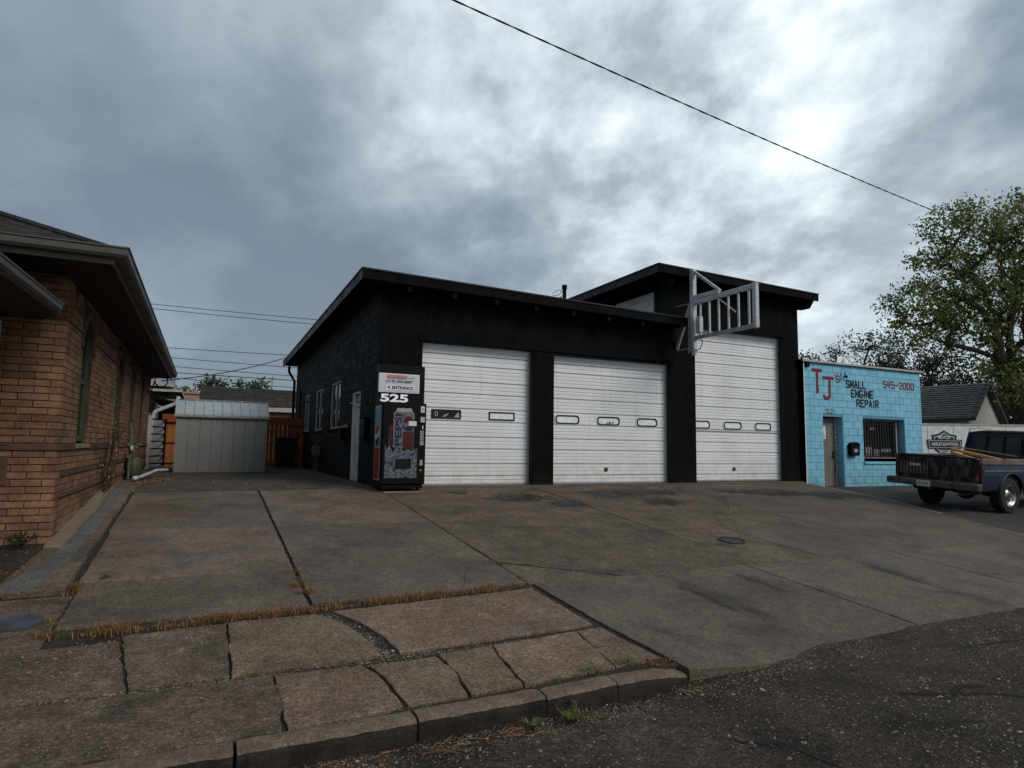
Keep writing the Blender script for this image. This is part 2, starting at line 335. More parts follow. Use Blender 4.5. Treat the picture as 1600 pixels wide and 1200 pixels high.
    def prism(s, poly, axis, a, b, mi=None):              # poly in the two other axes (cyclic order)
        def P(u, v, t):
            return {'x': (t, u, v), 'y': (u, t, v), 'z': (u, v, t)}[axis]
        n = len(poly); vs = [P(u, v, a) for u, v in poly] + [P(u, v, b) for u, v in poly]
        fs = [tuple(range(n)), tuple(range(2 * n - 1, n - 1, -1))] + [(i, (i + 1) % n + 0, (i + 1) % n + n, i + n) for i in range(n)]
        return s.add(vs, fs, mi)
    def build(s, name, mats, parent=None, smooth=False, local=False, kind=None):
        me = bpy.data.meshes.new(name)
        o_ = Vector((0, 0, 0)) if local else org(parent)
        vs = [(p[0] - o_.x, p[1] - o_.y, p[2] - o_.z) for p in s.v]
        me.from_pydata(vs, [], s.f)
        mats = mats if isinstance(mats, (list, tuple)) else [mats]
        for m_ in mats: me.materials.append(M[m_] if isinstance(m_, str) else m_)
        if len(mats) > 1: me.polygons.foreach_set('material_index', s.m)
        if smooth: me.polygons.foreach_set('use_smooth', [True] * len(s.f))
        import bmesh
        if len(s.f) < 60000:
            bm = bmesh.new(); bm.from_mesh(me); bmesh.ops.recalc_face_normals(bm, faces=bm.faces); bm.to_mesh(me); bm.free()
        me.update()
        o = bpy.data.objects.new(name, me); COL.objects.link(o); o.parent = parent
        ORG[o.name] = org(parent) if not local else Vector((0, 0, 0))
        if kind: o['kind'] = kind
        return o
def inst(name, me, loc, parent, rot=None, scl=None):
    o = bpy.data.objects.new(name, me); COL.objects.link(o); o.parent = parent
    o.location = Vector(loc) - org(parent)
    if rot: o.rotation_euler = rot
    if scl: o.scale = scl
    ORG[o.name] = Vector((0, 0, 0)); return o
def text(body, box, loc, m_, parent, name='lettering', face='-y', ext=.003, rot=0, bold=0.0, local=False):
    cu = bpy.data.curves.new('t', 'FONT'); cu.body = body; cu.size = 1; cu.offset = bold; cu.extrude = 0
    to = bpy.data.objects.new('t', cu); COL.objects.link(to)
    dg = bpy.context.evaluated_depsgraph_get(); me = bpy.data.meshes.new_from_object(to.evaluated_get(dg))
    COL.objects.unlink(to); bpy.data.objects.remove(to)
    co = np.array([v.co[:] for v in me.vertices])[:, :2]; fs = [tuple(p.vertices) for p in me.polygons]
    if rot == 90: co = np.stack([-co[:, 1], co[:, 0]], 1)
    mn_ = co.min(0); mx_ = co.max(0); co = (co - mn_) / (mx_ - mn_) * np.array(box)
    # box given as width, height; loc = lower left corner
    x, y, z = loc
    if face == '-y': P = [(x + a, y - ext, z + b) for a, b in co]
    elif face == '-x': P = [(x - ext, y - a, z + b) for a, b in co]
    mb = MB(); mb.add(P, fs)
    # give the letters a back so they are solid
    if face == '-y': mb.add([(x + a, y, z + b) for a, b in co], [f[::-1] for f in fs])
    me2 = bpy.data.meshes.new(name); o_ = Vector((0, 0, 0)) if local else org(parent)
    me2.from_pydata([(p[0] - o_.x, p[1] - o_.y, p[2] - o_.z) for p in mb.v], [], mb.f); me2.materials.append(M[m_])
    bpy.data.meshes.remove(me)
    o = bpy.data.objects.new(name, me2); COL.objects.link(o); o.parent = parent; return o
def lerp(a, b, t): return a + (b - a) * t
def interp(x, pts):
    if x <= pts[0][0]: return pts[0][1]
    for (a, b), (c, d) in zip(pts, pts[1:]):
        if x <= c: return lerp(b, d, (x - a) / (c - a))
    return pts[-1][1]
def nz(x, y, z=0.0, s=1.0): return mn.noise(Vector((x * s, y * s, z)))

# ------------------------------------------------------------------ ground heights
def plane(y): return .765 + .09 * (min(y, 12.75) - 12.9) + (max(y, 12.75) - 12.75) * .003
def lot_edge(y): return interp(y, [(3.9, 12.3), (6.45, 13.35), (9.95, 14.75), (12.3, 15.1), (13, 15.3)])
def lotz(y): return min(plane(y) - .012, .32 + .054 * (min(y, 13) - 7.93))
def roadz(x, y):
    t = min(max((x - 2.6) / 2.4, 0), 1); t = t * t * (3 - 2 * t)
    return lerp(-.175, -.052, t) + .012 * nz(x, y, 0, .7) + .006 * nz(x, y, 3, 2.5) - .004 * max(0, 0 - y)
def groundz(x, y):
    if y < 4.03: return -.40
    if x > lot_edge(y) - .3 and y > 6.3: return lotz(y) - .05
    z = plane(y) - .022
    if y > 12.7 and x < 3.2: z = plane(y) + .012 * nz(x, y, 0, 2) 
    if x < -.95 and y > 7.1: z = plane(y) - .02
    return z
def sheet(name, xs, ys, zf, m_, kind='structure', smooth=True):
    vs = [(x, y, zf(x, y)) for y in ys for x in xs]; nx = len(xs)
    fs = [(j * nx + i, j * nx + i + 1, (j + 1) * nx + i + 1, (j + 1) * nx + i) for j in range(len(ys) - 1) for i in range(nx - 1)]
    mb = MB(); mb.add(vs, fs); me = bpy.data.meshes.new(name); me.from_pydata(vs, [], fs); me.materials.append(M[m_])
    me.polygons.foreach_set('use_smooth', [smooth] * len(fs))
    o = bpy.data.objects.new(name, me); COL.objects.link(o); o['kind'] = kind; return o
def axis(lo, near_lo, near_hi, hi, st):
    a = []; x = near_lo
    while x < near_hi: a.append(x); x += st
    a.append(near_hi); g = st; x = near_hi
    while x < hi: g *= 1.5; x += g; a.append(min(x, hi))
    g = st; x = near_lo; pre = []
    while x > lo: g *= 1.5; x -= g; pre.append(max(x, lo))
    return pre[::-1] + a
sheet('ground', axis(-400, -4, 24, 400, .4), [3.8, 4.02, 4.04] + [4.2 + .25 * i for i in range(40)] + axis(14.3, 14.3, 14.5, 600, .25)[1:], groundz, 'soil')
rx = axis(-400, -2.5, 9, 400, .12)
sheet('road', rx, [-9, -7, -4] + [round(.0 + .1 * i, 3) for i in range(0, 45)], roadz, 'asphalt')

# ------------------------------------------------------------------ slabs
def grow(poly, d):
    c = sum((Vector(p) for p in poly), Vector((0, 0))) / len(poly); out = []
    n = len(poly)
    for i in range(n):
        a = Vector(poly[i - 1]); b = Vector(poly[i]); e_ = Vector(poly[(i + 1) % n])
        n1_ = Vector(((b - a).y, -(b - a).x)).normalized(); n2_ = Vector(((e_ - b).y, -(e_ - b).x)).normalized()
        v = (n1_ + n2_); v = v.normalized() if v.length > 1e-6 else n1_
        if v.dot(b - c) < 0: v = -v
        out.append(tuple(b + v * d * 1.2))
    return out
def slab(name, poly, zf, m_, parent, th=.09, jag=.006, ch=.006, dz=0.0, seed=0, step=.06, side=None):
    # polygon outline subdivided and roughened; chamfered rim; real thickness
    rr = random.Random(seed); pts = []
    if parent is walk: poly = grow(poly, .0115)
    n = len(poly); cx_ = sum(p[0] for p in poly) / n; cy_ = sum(p[1] for p in poly) / n
    for i in range(n):
        a = Vector(poly[i]); b = Vector(poly[(i + 1) % n]); d = (b - a); k = max(2, int(d.length / step))
        nr = Vector((-d.y, d.x)).normalized()
        for j in range(k):
            t = j / k; p = a + d * t
            p = p + nr * jag * (mn.noise(Vector((p.x * 3, p.y * 3, seed))) * .7 + mn.noise(Vector((p.x * 17, p.y * 17, seed))) * 1.3 + rr.uniform(-.6, .6) * (0 < j))
            pts.append(p)
    m_n = len(pts); vs = []; 
    for ring in range(3):
        for p in pts:
            d = Vector((p.x - cx_, p.y - cy_)); 
            q = p.copy()
            if ring == 0: q = p - d.normalized() * ch * 1.4
            z = zf(q.x, q.y) + dz - (0, ch * .8, th)[ring]
            vs.append((q.x, q.y, z))
    fs = [tuple(range(m_n))]
    for ring in range(2):
        for i in range(m_n):
            j = (i + 1) % m_n; fs.append((ring * m_n + i, ring * m_n + j, (ring + 1) * m_n + j, (ring + 1) * m_n + i))
    mb = MB(); mb.add(vs, fs); o = mb.build(name, m_, parent); return o
pz = lambda x, y: plane(y)
G = .012
def rect(x0, x1, y0, y1, g=G): return [(x0 + g, y0 + g), (x1 - g, y0 + g), (x1 - g, y1 - g), (x0 + g, y1 - g)]
drive = tag(bpy.data.objects.new('driveway', None), kind='structure'); COL.objects.link(drive)
walk = tag(bpy.data.objects.new('sidewalk', None), kind='structure'); COL.objects.link(walk)
sid = 0
for name_, par, pl, m_, dz in [
    ('slab', drive, rect(-.97, .95, 6.1, 7.33), 'concrete', .0),
    ('slab', drive, rect(-1.0, .95, 7.345, 9.6, .006), 'concrete', .0),
    ('slab', drive, rect(-1.03, .95, 9.6, 12.66), 'concrete', .002),
    ('slab', drive, [(.975, 6.16), (3.19, 6.22), (3.19, 9.46), (.975, 9.6)], 'concrete', .003),
    ('slab', drive, [(.975, 9.615), (3.19, 9.475), (3.19, 12.66), (.975, 12.66)], 'concrete', .0),
    ('slab', drive, [(3.21, 6.18), (4.35, 6.18), (3.22, 7.05)], 'concrete_agg', -.004),
    ('slab', drive, [(4.37, 6.19), (6.5, 6.2), (6.5, 8.08), (3.21, 9.4), (3.22, 7.075)], 'concrete_agg', .003),
    ('slab', drive, [(6.52, 6.2), (7.75, 6.2), (7.75, 8.1), (6.52, 8.1)], 'concrete_agg', .0),
    ('slab', drive, [(7.77, 6.2), (9.9, 6.2), (9.9, 8.1), (7.77, 8.1)], 'concrete_grey', .0),
    ('slab', drive, [(3.21, 9.42), (6.5, 8.1), (6.56, 12.62), (3.21, 12.66)], 'concrete_agg', .0),
    ('slab', drive, [(6.52, 8.12), (9.9, 8.12), (9.9, 12.62), (6.58, 12.62)], 'concrete_agg', .004),
    ('slab', drive, [(9.92, 6.2), (13.25, 6.2), (14.0, 8.1), (9.92, 8.9)], 'concrete_grey', .0),
    ('slab', drive, [(9.92, 8.92), (14.02, 8.12), (14.72, 9.95), (15.05, 12.3), (15.1, 12.62), (9.92, 12.62)], 'concrete_grey', .0),
    ('threshold', drive, [(4.0, 12.64), (9.9, 12.635), (9.9, 13.3), (4.0, 13.3)], 'concrete_grey', .016),
    ('threshold', drive, [(9.92, 12.635), (15.25, 12.635), (15.25, 13.3), (9.92, 13.3)], 'concrete_grey', .016),
]:
    sid += 1; slab(name_, pl, pz, m_, par, dz=dz, seed=sid, jag=.007)
# wide grey walk in front of the garage (drive-over apron down to the road)
def apz(x, y): return plane(y) - .02 * max(0, 4.3 - y)
for xa, xb, ya in ((3.28, 6.28, None), (6.3, 9.18, 4.0), (9.2, 12.28, 4.02), (12.3, 15.4, 4.02), (15.42, 18.6, 4.02), (18.62, 22, 4.02), (22.02, 26, 4.02)):
    sid += 1
    if ya is None: pl = [(3.42, 3.93), (4.0, 3.82), (4.7, 3.85), (5.5, 3.95), (6.268, 4.0), (6.268, 6.16), (3.255, 6.16), (3.32, 4.9)]
    else: pl = [(xa + .012, ya), (xb - .012, ya), (xb - .012, 6.165), (xa + .012, 6.165)]
    slab('slab', pl, apz, 'concrete_grey', walk, seed=sid, jag=.008, th=.16)
# sidewalk left of the apron
for pl, m_, dz in [
    ([(-6, 4.86), (-3.32, 4.86), (-3.32, 5.85), (-6, 5.85)], 'concrete_rough', 0),
    ([(-3.28, 4.86), (-1.65, 4.88), (-1.5, 5.6), (-1.6, 5.85), (-3.28, 5.85)], 'concrete_rough', -.01),
    ([(-1.61, 4.88), (-.37, 4.84), (-.45, 5.35), (-.5, 5.72), (-1.5, 5.72), (-1.47, 5.5)], 'concrete_rough', -.012),
    ([(-.33, 4.84), (.24, 4.84), (.24, 5.86), (-.46, 5.80), (-.41, 5.4)], 'concrete_rough', .0),
    ([(.27, 4.84), (1.28, 4.86), (1.22, 5.3), (1.12, 5.6), (.95, 5.86), (.27, 5.86)], 'walk', .004),
    ([(1.44, 4.88), (3.2, 4.95), (3.16, 6.02), (1.12, 5.9), (1.3, 5.6), (1.4, 5.25)], 'walk', .0),
    ([(-6, 4.05), (-1.425, 4.05), (-1.425, 4.75), (-6, 4.75)], 'concrete_rough', 0),
    ([(-1.38, 4.05), (.48, 4.02), (.52, 4.4), (.50, 4.76), (-1.38, 4.76)], 'concrete_rough', .003),
    ([(.54, 4.03), (1.22, 4.06), (1.18, 4.5), (1.10, 4.73), (.53, 4.76)], 'walk', .0),
    ([(1.27, 4.08), (1.66, 4.07), (1.7, 4.4), (1.66, 4.72), (1.18, 4.72), (1.24, 4.5)], 'walk', -.004),
    ([(1.695, 4.08), (2.07, 4.09), (2.13, 4.76), (1.70, 4.73), (1.735, 4.4)], 'walk', .002),
    ([(2.105, 4.09), (2.86, 4.14), (2.96, 4.83), (2.165, 4.77)], 'walk', .002),
    ([(2.895, 4.14), (3.31, 4.18), (3.22, 4.86), (2.995, 4.84)], 'walk', -.003),
    ([(-1.75, 5.76), (-.99, 5.76), (-.99, 6.98), (-1.85, 6.98)], 'concrete_rough', -.012),
    ([(-4.5, 5.88), (-1.8, 5.88), (-1.88, 6.98), (-4.5, 6.98)], 'concrete_rough', -.02),
]:
    sid += 1; slab('slab', pl, pz, m_, walk, dz=dz, seed=sid, jag=.012)
# kerb stones
kerb = tag(bpy.data.objects.new('kerb', None), kind='structure'); COL.objects.link(kerb)
def kerb_piece(xa, xb, seed, drop=0):
    n = max(6, int((xb - xa) / .06)); prof = [(0, -.2), (-.008, -.05), (.0, -.018), (.022, .002), (.07, .007), (.13, .004), (.165, -.004), (.165, -.2)]
    vs = []; m_n = len(prof)
    for i in range(n + 1):
        x = lerp(xa, xb, i / n); y0 = 3.86 + .03 * nz(x, 0, seed, .4) + .012 * nz(x, 0, seed, 7) + .008 * nz(x, 0, seed, 22) + max(0, x - 2.3) * .035
        e_ = .003 if i in (0, n) else 0
        dr = max(0, (x - 2.95) / .45) ** 2 * .05 if drop else 0
        for k, (a, b) in enumerate(prof):
            vs.append((x, y0 + a + (e_ if k < 3 else -e_ * .5) + .006 * nz(x, a * 9, seed, 12), plane(y0) + .008 + b - e_ * .5 + .006 * nz(x, k, seed, 9) - dr))
    fs = [(i * m_n + k, (i + 1) * m_n + k, (i + 1) * m_n + k + 1, i * m_n + k + 1) for i in range(n) for k in range(m_n - 1)]
    fs += [tuple(range(m_n)), tuple(n * m_n + k for k in range(m_n))[::-1]]
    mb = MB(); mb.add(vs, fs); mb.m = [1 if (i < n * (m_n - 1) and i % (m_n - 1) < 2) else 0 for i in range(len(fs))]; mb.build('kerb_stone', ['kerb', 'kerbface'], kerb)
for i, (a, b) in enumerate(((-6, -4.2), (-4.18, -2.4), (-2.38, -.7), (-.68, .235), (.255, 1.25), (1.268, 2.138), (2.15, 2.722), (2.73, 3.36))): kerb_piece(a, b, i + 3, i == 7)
# side strip by the brick house: raised slab with a grey wash channel
def sz(x, y): return plane(y) + .045
ledge = tag(bpy.data.objects.new('side_path', None), kind='structure'); COL.objects.link(ledge)
for k, (a, b) in enumerate(((7.06, 9.1), (9.12, 11.0), (11.02, 13.2), (13.22, 15.5))):
    slab('slab', [(-1.62 if k == 0 else -1.5, a), (-1.06, a), (-1.07, b), (-1.5, b)], lambda x, y: plane(y) + .03, 'concrete', ledge, seed=70 + k, jag=.01)
slab('channel', [(-1.60, 7.08), (-1.33, 7.08), (-1.22, 7.8), (-1.17, 8.8), (-1.16, 10.5), (-1.2, 13), (-1.3, 13), (-1.32, 10.5), (-1.34, 8.9), (-1.42, 8.0)], lambda x, y: plane(y) + .034, 'concrete_channel', ledge, th=.02, seed=80, jag=.012, ch=.003)
slab('rubble_edge', [(-1.53, 8.7), (-1.36, 8.7), (-1.34, 11.2), (-1.40, 13.5), (-1.52, 13.5)], lambda x, y: plane(y) + .05 + .01 * nz(x, y, 0, 5), 'sillstone', ledge, th=.05, seed=81, jag=.012)
# house bed soil left of the strip
sheet('flower_bed', [-6 + .15 * i for i in range(31)], [7.02 + .12 * i for i in range(18)], lambda x, y: plane(y) + .012 + .025 * nz(x, y, 0, 2.5) + .012 * nz(x, y, 0, 9), 'soil')
# gravel yard behind the drive
sheet('gravel_yard', [-1.5 + .1 * i for i in range(48)], [12.68 + .15 * i for i in range(76)], lambda x, y: plane(y) - .004 + .012 * nz(x, y, 0, 3) + min(.02, (y - 12.68) * .1), 'gravel')
# parking lot right
def lot_sheet():
    ys = [6.3 + .3 * i for i in range(26)] + [15, 18, 24, 34]
    vs = []; fs = []; nx = 30
    for y in ys:
        for i in range(nx + 1):
            x0 = lot_edge(y) - .05; x = x0 + (60 - x0) * (i / nx) ** 1.8; vs.append((x, y, lotz(y) + .012 - .03 * max(0, min(1, (6.9 - y) / .5)) + .004 * nz(x, y)))
    n1_ = nx + 1
    for j in range(len(ys) - 1):
        for i in range(nx): fs.append((j * n1_ + i, j * n1_ + i + 1, (j + 1) * n1_ + i + 1, (j + 1) * n1_ + i))
    mb = MB(); mb.add(vs, fs); o = mb.build('parking_lot', 'lot', None, smooth=True, kind='structure')
lot_sheet()
# worn pale lip at the edge of the drive
mb = MB()
for i in range(40):
    y0 = 8.3 + i * .1; y1 = y0 + .1
    if y1 > 12.3: break
    x0 = lot_edge(y0) - .055; x1 = lot_edge(y1) - .055; z0 = plane(y0) + .004; z1 = plane(y1) + .004
    mb.add([(x0, y0, z0), (x0 + .04, y0, z0), (x1 + .04, y1, z1), (x1, y1, z1), (x0, y0, z0 - .07), (x0 + .04, y0, z0 - .07), (x1 + .04, y1, z1 - .07), (x1, y1, z1 - .07)],
           [(0, 1, 2, 3), (0, 4, 5, 1), (1, 5, 6, 2), (3, 2, 6, 7), (0, 3, 7, 4)])
mb.build('edge_line', 'offwhite', drive)
# concrete mat by the side door
slab('door_step', [(2.35, 13.1), (3.12, 13.0), (3.12, 14.6), (2.75, 14.4)], lambda x, y: plane(y) + .02, 'concrete_grey', drive, seed=95, th=.05)

# ------------------------------------------------------------------ block walls
def blocks(parent, faces, bw, bh, m_, depth=.012, name='block', limit=300, campos=(0, 0, 1.6), jitter=.0, gap=.008):
    """faces: list of dict(axis 'x'/'y', at, u0,u1,z0,z1, holes[(u0,u1,z0,z1)], sign). Nearest ones single objects, the rest joined."""
    cells = []
    for F in faces:
        nz_ = int(math.ceil((F['z1'] - F['z0']) / bh - 1e-6))
        for r in range(nz_):
            za = F['z0'] + r * bh; zb = min(za + bh, F['z1'])
            off = 0 if r % 2 else -bw / 2
            u = F['u0'] + off
            while u < F['u1'] - .01:
                segs = [(max(u, F['u0']), min(u + bw, F['u1']))]
                for (ha, hb, hc, hd) in F.get('holes', ()):
                    if zb > hc + .01 and za < hd - .01:
                        ns = []
                        for a, b in segs:
                            if b <= ha or a >= hb: ns.append((a, b)); continue
                            if a < ha: ns.append((a, ha))
                            if b > hb: ns.append((hb, b))
                        segs = ns
                for a, b in segs:
                    if b - a > .035 and zb - za > .02: cells.append((F, a, b, za, zb))
                u += bw
    cp = Vector(campos)
    def size(c):
        F, a, b, za, zb = c
        p = Vector((F['at'], (a + b) / 2, (za + zb) / 2)) if F['axis'] == 'x' else Vector(((a + b) / 2, F['at'], (za + zb) / 2))
        d = p - cp; dist = d.length; nrm = Vector((1, 0, 0)) if F['axis'] == 'x' else Vector((0, 1, 0))
        return (b - a) * (zb - za) * abs(nrm.dot(d)) / dist ** 3
    cells.sort(key=size, reverse=True)
    cache = {}; rest = MB(); g = gap / 2
    for i, (F, a, b, za, zb) in enumerate(cells):
        s_ = F.get('sign', -1); A = F['at']; d = depth + random.uniform(-1, 1) * jitter
        if i < limit:
            wv = round(b - a, 3); hv = round(zb - za, 3); key = (F['axis'], wv, hv, s_)
            if key not in cache:
                q = MB(); hw = wv / 2 - g; hh = hv / 2 - g; c_ = min(.006, g + .002)
                if F['axis'] == 'y': q.cbox(-hw, hw, min(0, s_ * depth) - .0, max(0, s_ * depth) + .0, -hh, hh, min(.004, depth * .4))
                else: q.cbox(min(0, s_ * depth), max(0, s_ * depth), -hw, hw, -hh, hh, min(.004, depth * .4))
                o = q.build(name, m_, parent, local=True); cache[key] = o.data
                o.location = (Vector(((a + b) / 2, A, (za + zb) / 2)) if F['axis'] == 'y' else Vector((A, (a + b) / 2, (za + zb) / 2))) - org(parent)
                if jitter: pass
                continue
            loc = Vector(((a + b) / 2, A, (za + zb) / 2)) if F['axis'] == 'y' else Vector((A, (a + b) / 2, (za + zb) / 2))
            if jitter:
                if F['axis'] == 'y': loc.y += random.uniform(-jitter, jitter)
                else: loc.x += random.uniform(-jitter, jitter)
            inst(name, cache[key], loc, parent)
        else:
            if F['axis'] == 'y': rest.box(a + g, b - g, min(A, A + s_ * d), max(A, A + s_ * d), za + g, zb - g)
            else: rest.box(min(A, A + s_ * d), max(A, A + s_ * d), a + g, b - g, za + g, zb - g)
    if rest.v:
        o = rest.build(name, m_, parent); o['kind'] = 'stuff'

# ================================================================== black garage
gar = thing('garage_building', (3.17, 12.9, .76), 'low black block garage with three white overhead doors and flat overhanging roofs', 'garage')
FY = 12.9; DY = 13.1; WX = 3.17
OP = [(4.08, 6.74, 3.82), (7.28, 10.72, 3.78), (11.53, 14.78, 4.83)]
zb = .70
w_ = MB()
# front wall pieces around openings (0.3 thick), each butted
yb = FY + .3
w_.box(WX, 4.08, FY, yb, zb, 4.86)
w_.box(4.08, 6.74, FY, yb, 3.82, 4.86)
w_.box(6.74, 7.28, FY, yb, zb, 4.86)
w_.box(7.28, 10.72, FY, yb, 3.78, 4.86)
w_.box(10.72, 11.53, FY, yb, zb, 5.95)
w_.box(11.53, 14.78, FY, yb, 4.83, 5.95)
w_.box(14.78, 15.4, FY, yb, zb, 5.95)
# side wall of low part with openings
LW = [(14.55, 15.38, .7, 2.83), (16.98, 18.43, 2.03, 3.31), (19.65, 21.18, 2.03, 3.31), (22.3, 23.62, 2.03, 3.31)]
ya = yb
for (a, b, c, d) in LW:
    w_.box(WX, WX + .25, ya, a, .6, 4.86)
    if c > .75: w_.box(WX, WX + .25, a, b, .6, c)
    w_.box(WX, WX + .25, a, b, d, 4.86); ya = b
w_.box(WX, WX + .25, ya, 26.1, .6, 4.86)
w_.box(WX + .25, 15.15, 25.85, 26.1, .6, 4.6)
# tall part walls
w_.box(10.95, 11.2, yb, 13.83, 4.5, 5.95); w_.box(10.95, 11.2, 15.6, 22, 4.5, 5.95); w_.box(10.95, 11.2, 13.83, 15.6, 4.5, 4.9)
w_.box(10.97, 11.2, 13.83, 15.6, 4.9, 5.95)
w_.box(15.15, 15.4, yb, 25.85, .5, 5.95)
wall = w_.build('wall', ['blackjoint', 'black'], gar)
# smooth black render coat over the front (blocks show faintly)
front_holes = [(a, b, .6, c) for a, b, c in OP]
fh = [(a, b, .6, c) for a, b, c in OP]
blocks(gar, [dict(axis='x', at=WX, u0=12.9, u1=26.1, z0=.66, z1=4.86, holes=[(a, b, c - .0, d) for a, b, c, d in LW]),
             ],
       .406, .203, 'blackblock', .010, limit=300, gap=.010)
c_ = MB()
def coat(x0, x1, z0, z1): c_.box(x0, x1, FY - .012, FY, z0, z1)
coat(WX - .01, 4.08, .66, 4.86); coat(4.08, 6.74, 3.82, 4.86); coat(6.74, 7.28, .66, 4.86); coat(7.28, 10.72, 3.78, 4.86)
coat(10.72, 11.53, .66, 5.95); coat(11.53, 14.78, 4.83, 5.95); coat(14.78, 15.4, .66, 5.95)
c_.build('render_coat', 'black', gar)
blocks(gar, [dict(axis='y', at=FY - .0121, u0=WX, u1=10.72, z0=.66, z1=4.86, holes=fh), dict(axis='y', at=FY - .0121, u0=10.72, u1=15.4, z0=.66, z1=5.95, holes=fh)], .406, .203, 'black', .0035, name='painted_block', limit=200, gap=.005)
# header beam lines
hb = MB(); hb.box(4.0, 10.85, FY - .045, FY - .012, 3.83, 3.99); hb.box(11.45, 14.9, FY - .045, FY - .012, 4.84, 5.0); hb.build('header_beam', 'black', gar)
# roofs
def roof(x0, x1, y0, y1, zfl, zfr, zb_, th, name='roof'):
    mb = MB(); vs = [(x0, y0, zfl), (x1, y0, zfr), (x1, y1, zfr - zb_), (x0, y1, zfl - zb_)]
    vs2 = [(a, b, c - th) for a, b, c in vs]
    mb.add(vs + vs2, [(0, 1, 2, 3), (7, 6, 5, 4), (0, 4, 5, 1), (1, 5, 6, 2), (2, 6, 7, 3), (3, 7, 4, 0)]); return mb.build(name, 'roofblack', gar)
roof(2.68, 10.94, 12.45, 26.4, 5.09, 4.90, .27, .14)
roof(10.02, 15.72, 12.45, 22.6, 6.21, 6.10, .02, .15)
# fascia boards with a thin metal drip edge
for (x0, x1, z0, z1) in ((2.66, 10.94, 5.105, 4.915), (10.0, 15.74, 6.225, 6.115)):
    f_ = MB(); f_.add([(x0, 12.425, z0), (x1, 12.425, z1), (x1, 12.425, z1 - .20), (x0, 12.425, z0 - .20), (x0, 12.45, z0), (x1, 12.45, z1), (x1, 12.45, z1 - .2), (x0, 12.45, z0 - .2)],
           [(0, 1, 2, 3), (7, 6, 5, 4), (0, 4, 5, 1), (1, 5, 6, 2), (2, 6, 7, 3), (3, 7, 4, 0)])
    f_.build('fascia', 'roofblack', gar)
for (x0, y1, z0, z1) in ((2.655, 26.4, 5.10, 4.83), (9.995, 22.6, 6.22, 6.20)):
    f_ = MB(); f_.add([(x0, 12.45, z0), (x0, y1, z1), (x0, y1, z1 - .2), (x0, 12.45, z0 - .2), (x0 + .025, 12.45, z0), (x0 + .025, y1, z1), (x0 + .025, y1, z1 - .2), (x0 + .025, 12.45, z0 - .2)],
           [(0, 1, 2, 3), (7, 6, 5, 4), (0, 4, 5, 1), (1, 5, 6, 2), (2, 6, 7, 3), (3, 7, 4, 0)])
    f_.build('fascia', 'fascia', gar)
f_ = MB()
f_.bar((2.65, 12.415, 5.11), (10.94, 12.415, 4.92), .02, .03); f_.bar((9.99, 12.415, 6.23), (15.75, 12.415, 6.12), .02, .03)
f_.bar((2.645, 12.42, 5.11), (2.645, 26.4, 4.84), .02, .03); f_.bar((9.985, 12.42, 6.23), (9.985, 22.6, 6.21), .02, .03)
f_.build('drip_edge', 'fascia', gar)
for k in range(8):
    x = 3.6 + k * .98; z = lerp(4.95, 4.76, (x - 2.66) / 8.3); r_ = MB(); r_.box(x, x + .09, 12.47, 12.885, z - .19, z - .01); r_.build('rafter', 'black', gar)
for x in (10.4, 15.45):
    r_ = MB(); r_.prism([(12.46, 5.92), (12.9, 5.92), (12.9, 5.72), (12.6, 5.72)], 'x', x, x + .14); r_.build('rafter', 'black', gar)
r_ = MB(); r_.box(15.4, 15.58, 12.9, 22, 5.75, 5.95); r_.build('rafter', 'black', gar)
# grey board patch on the tall part and flashing
g_ = MB()
for k in range(6): g_.box(10.935, 10.968, 13.83, 15.6, 4.9 + k * .17, 5.06 + k * .17)
o = g_.build('siding_patch', 'white', gar)
g_ = MB(); g_.box(10.9, 11.5, 12.89, 12.93, 4.93, 4.96); g_.build('flashing', 'galv', gar)
# vent pipe on the roof with loose wires
v_ = MB(); v_.tube([(9.37, 16, 4.8), (9.37, 16, 6.30)], .055, 12); v_.tube([(9.37, 16, 6.28), (9.37, 16, 6.40)], .075, 12); v_.build('vent_pipe', 'black', gar, smooth=False)
v_ = MB()
for k in range(7):
    a = Vector((9.37, 16, 5.85 + .07 * k)); b = a + Vector((-.5 + random.uniform(-.1, .1), random.uniform(-.3, .3), -.25 + random.uniform(-.25, .2)))
    m1_ = (a + b) / 2 + Vector((0, 0, random.uniform(-.1, .15))); v_.tube([a, m1_, b], .008, 4)
v_.build('loose_wire', 'wire', gar)

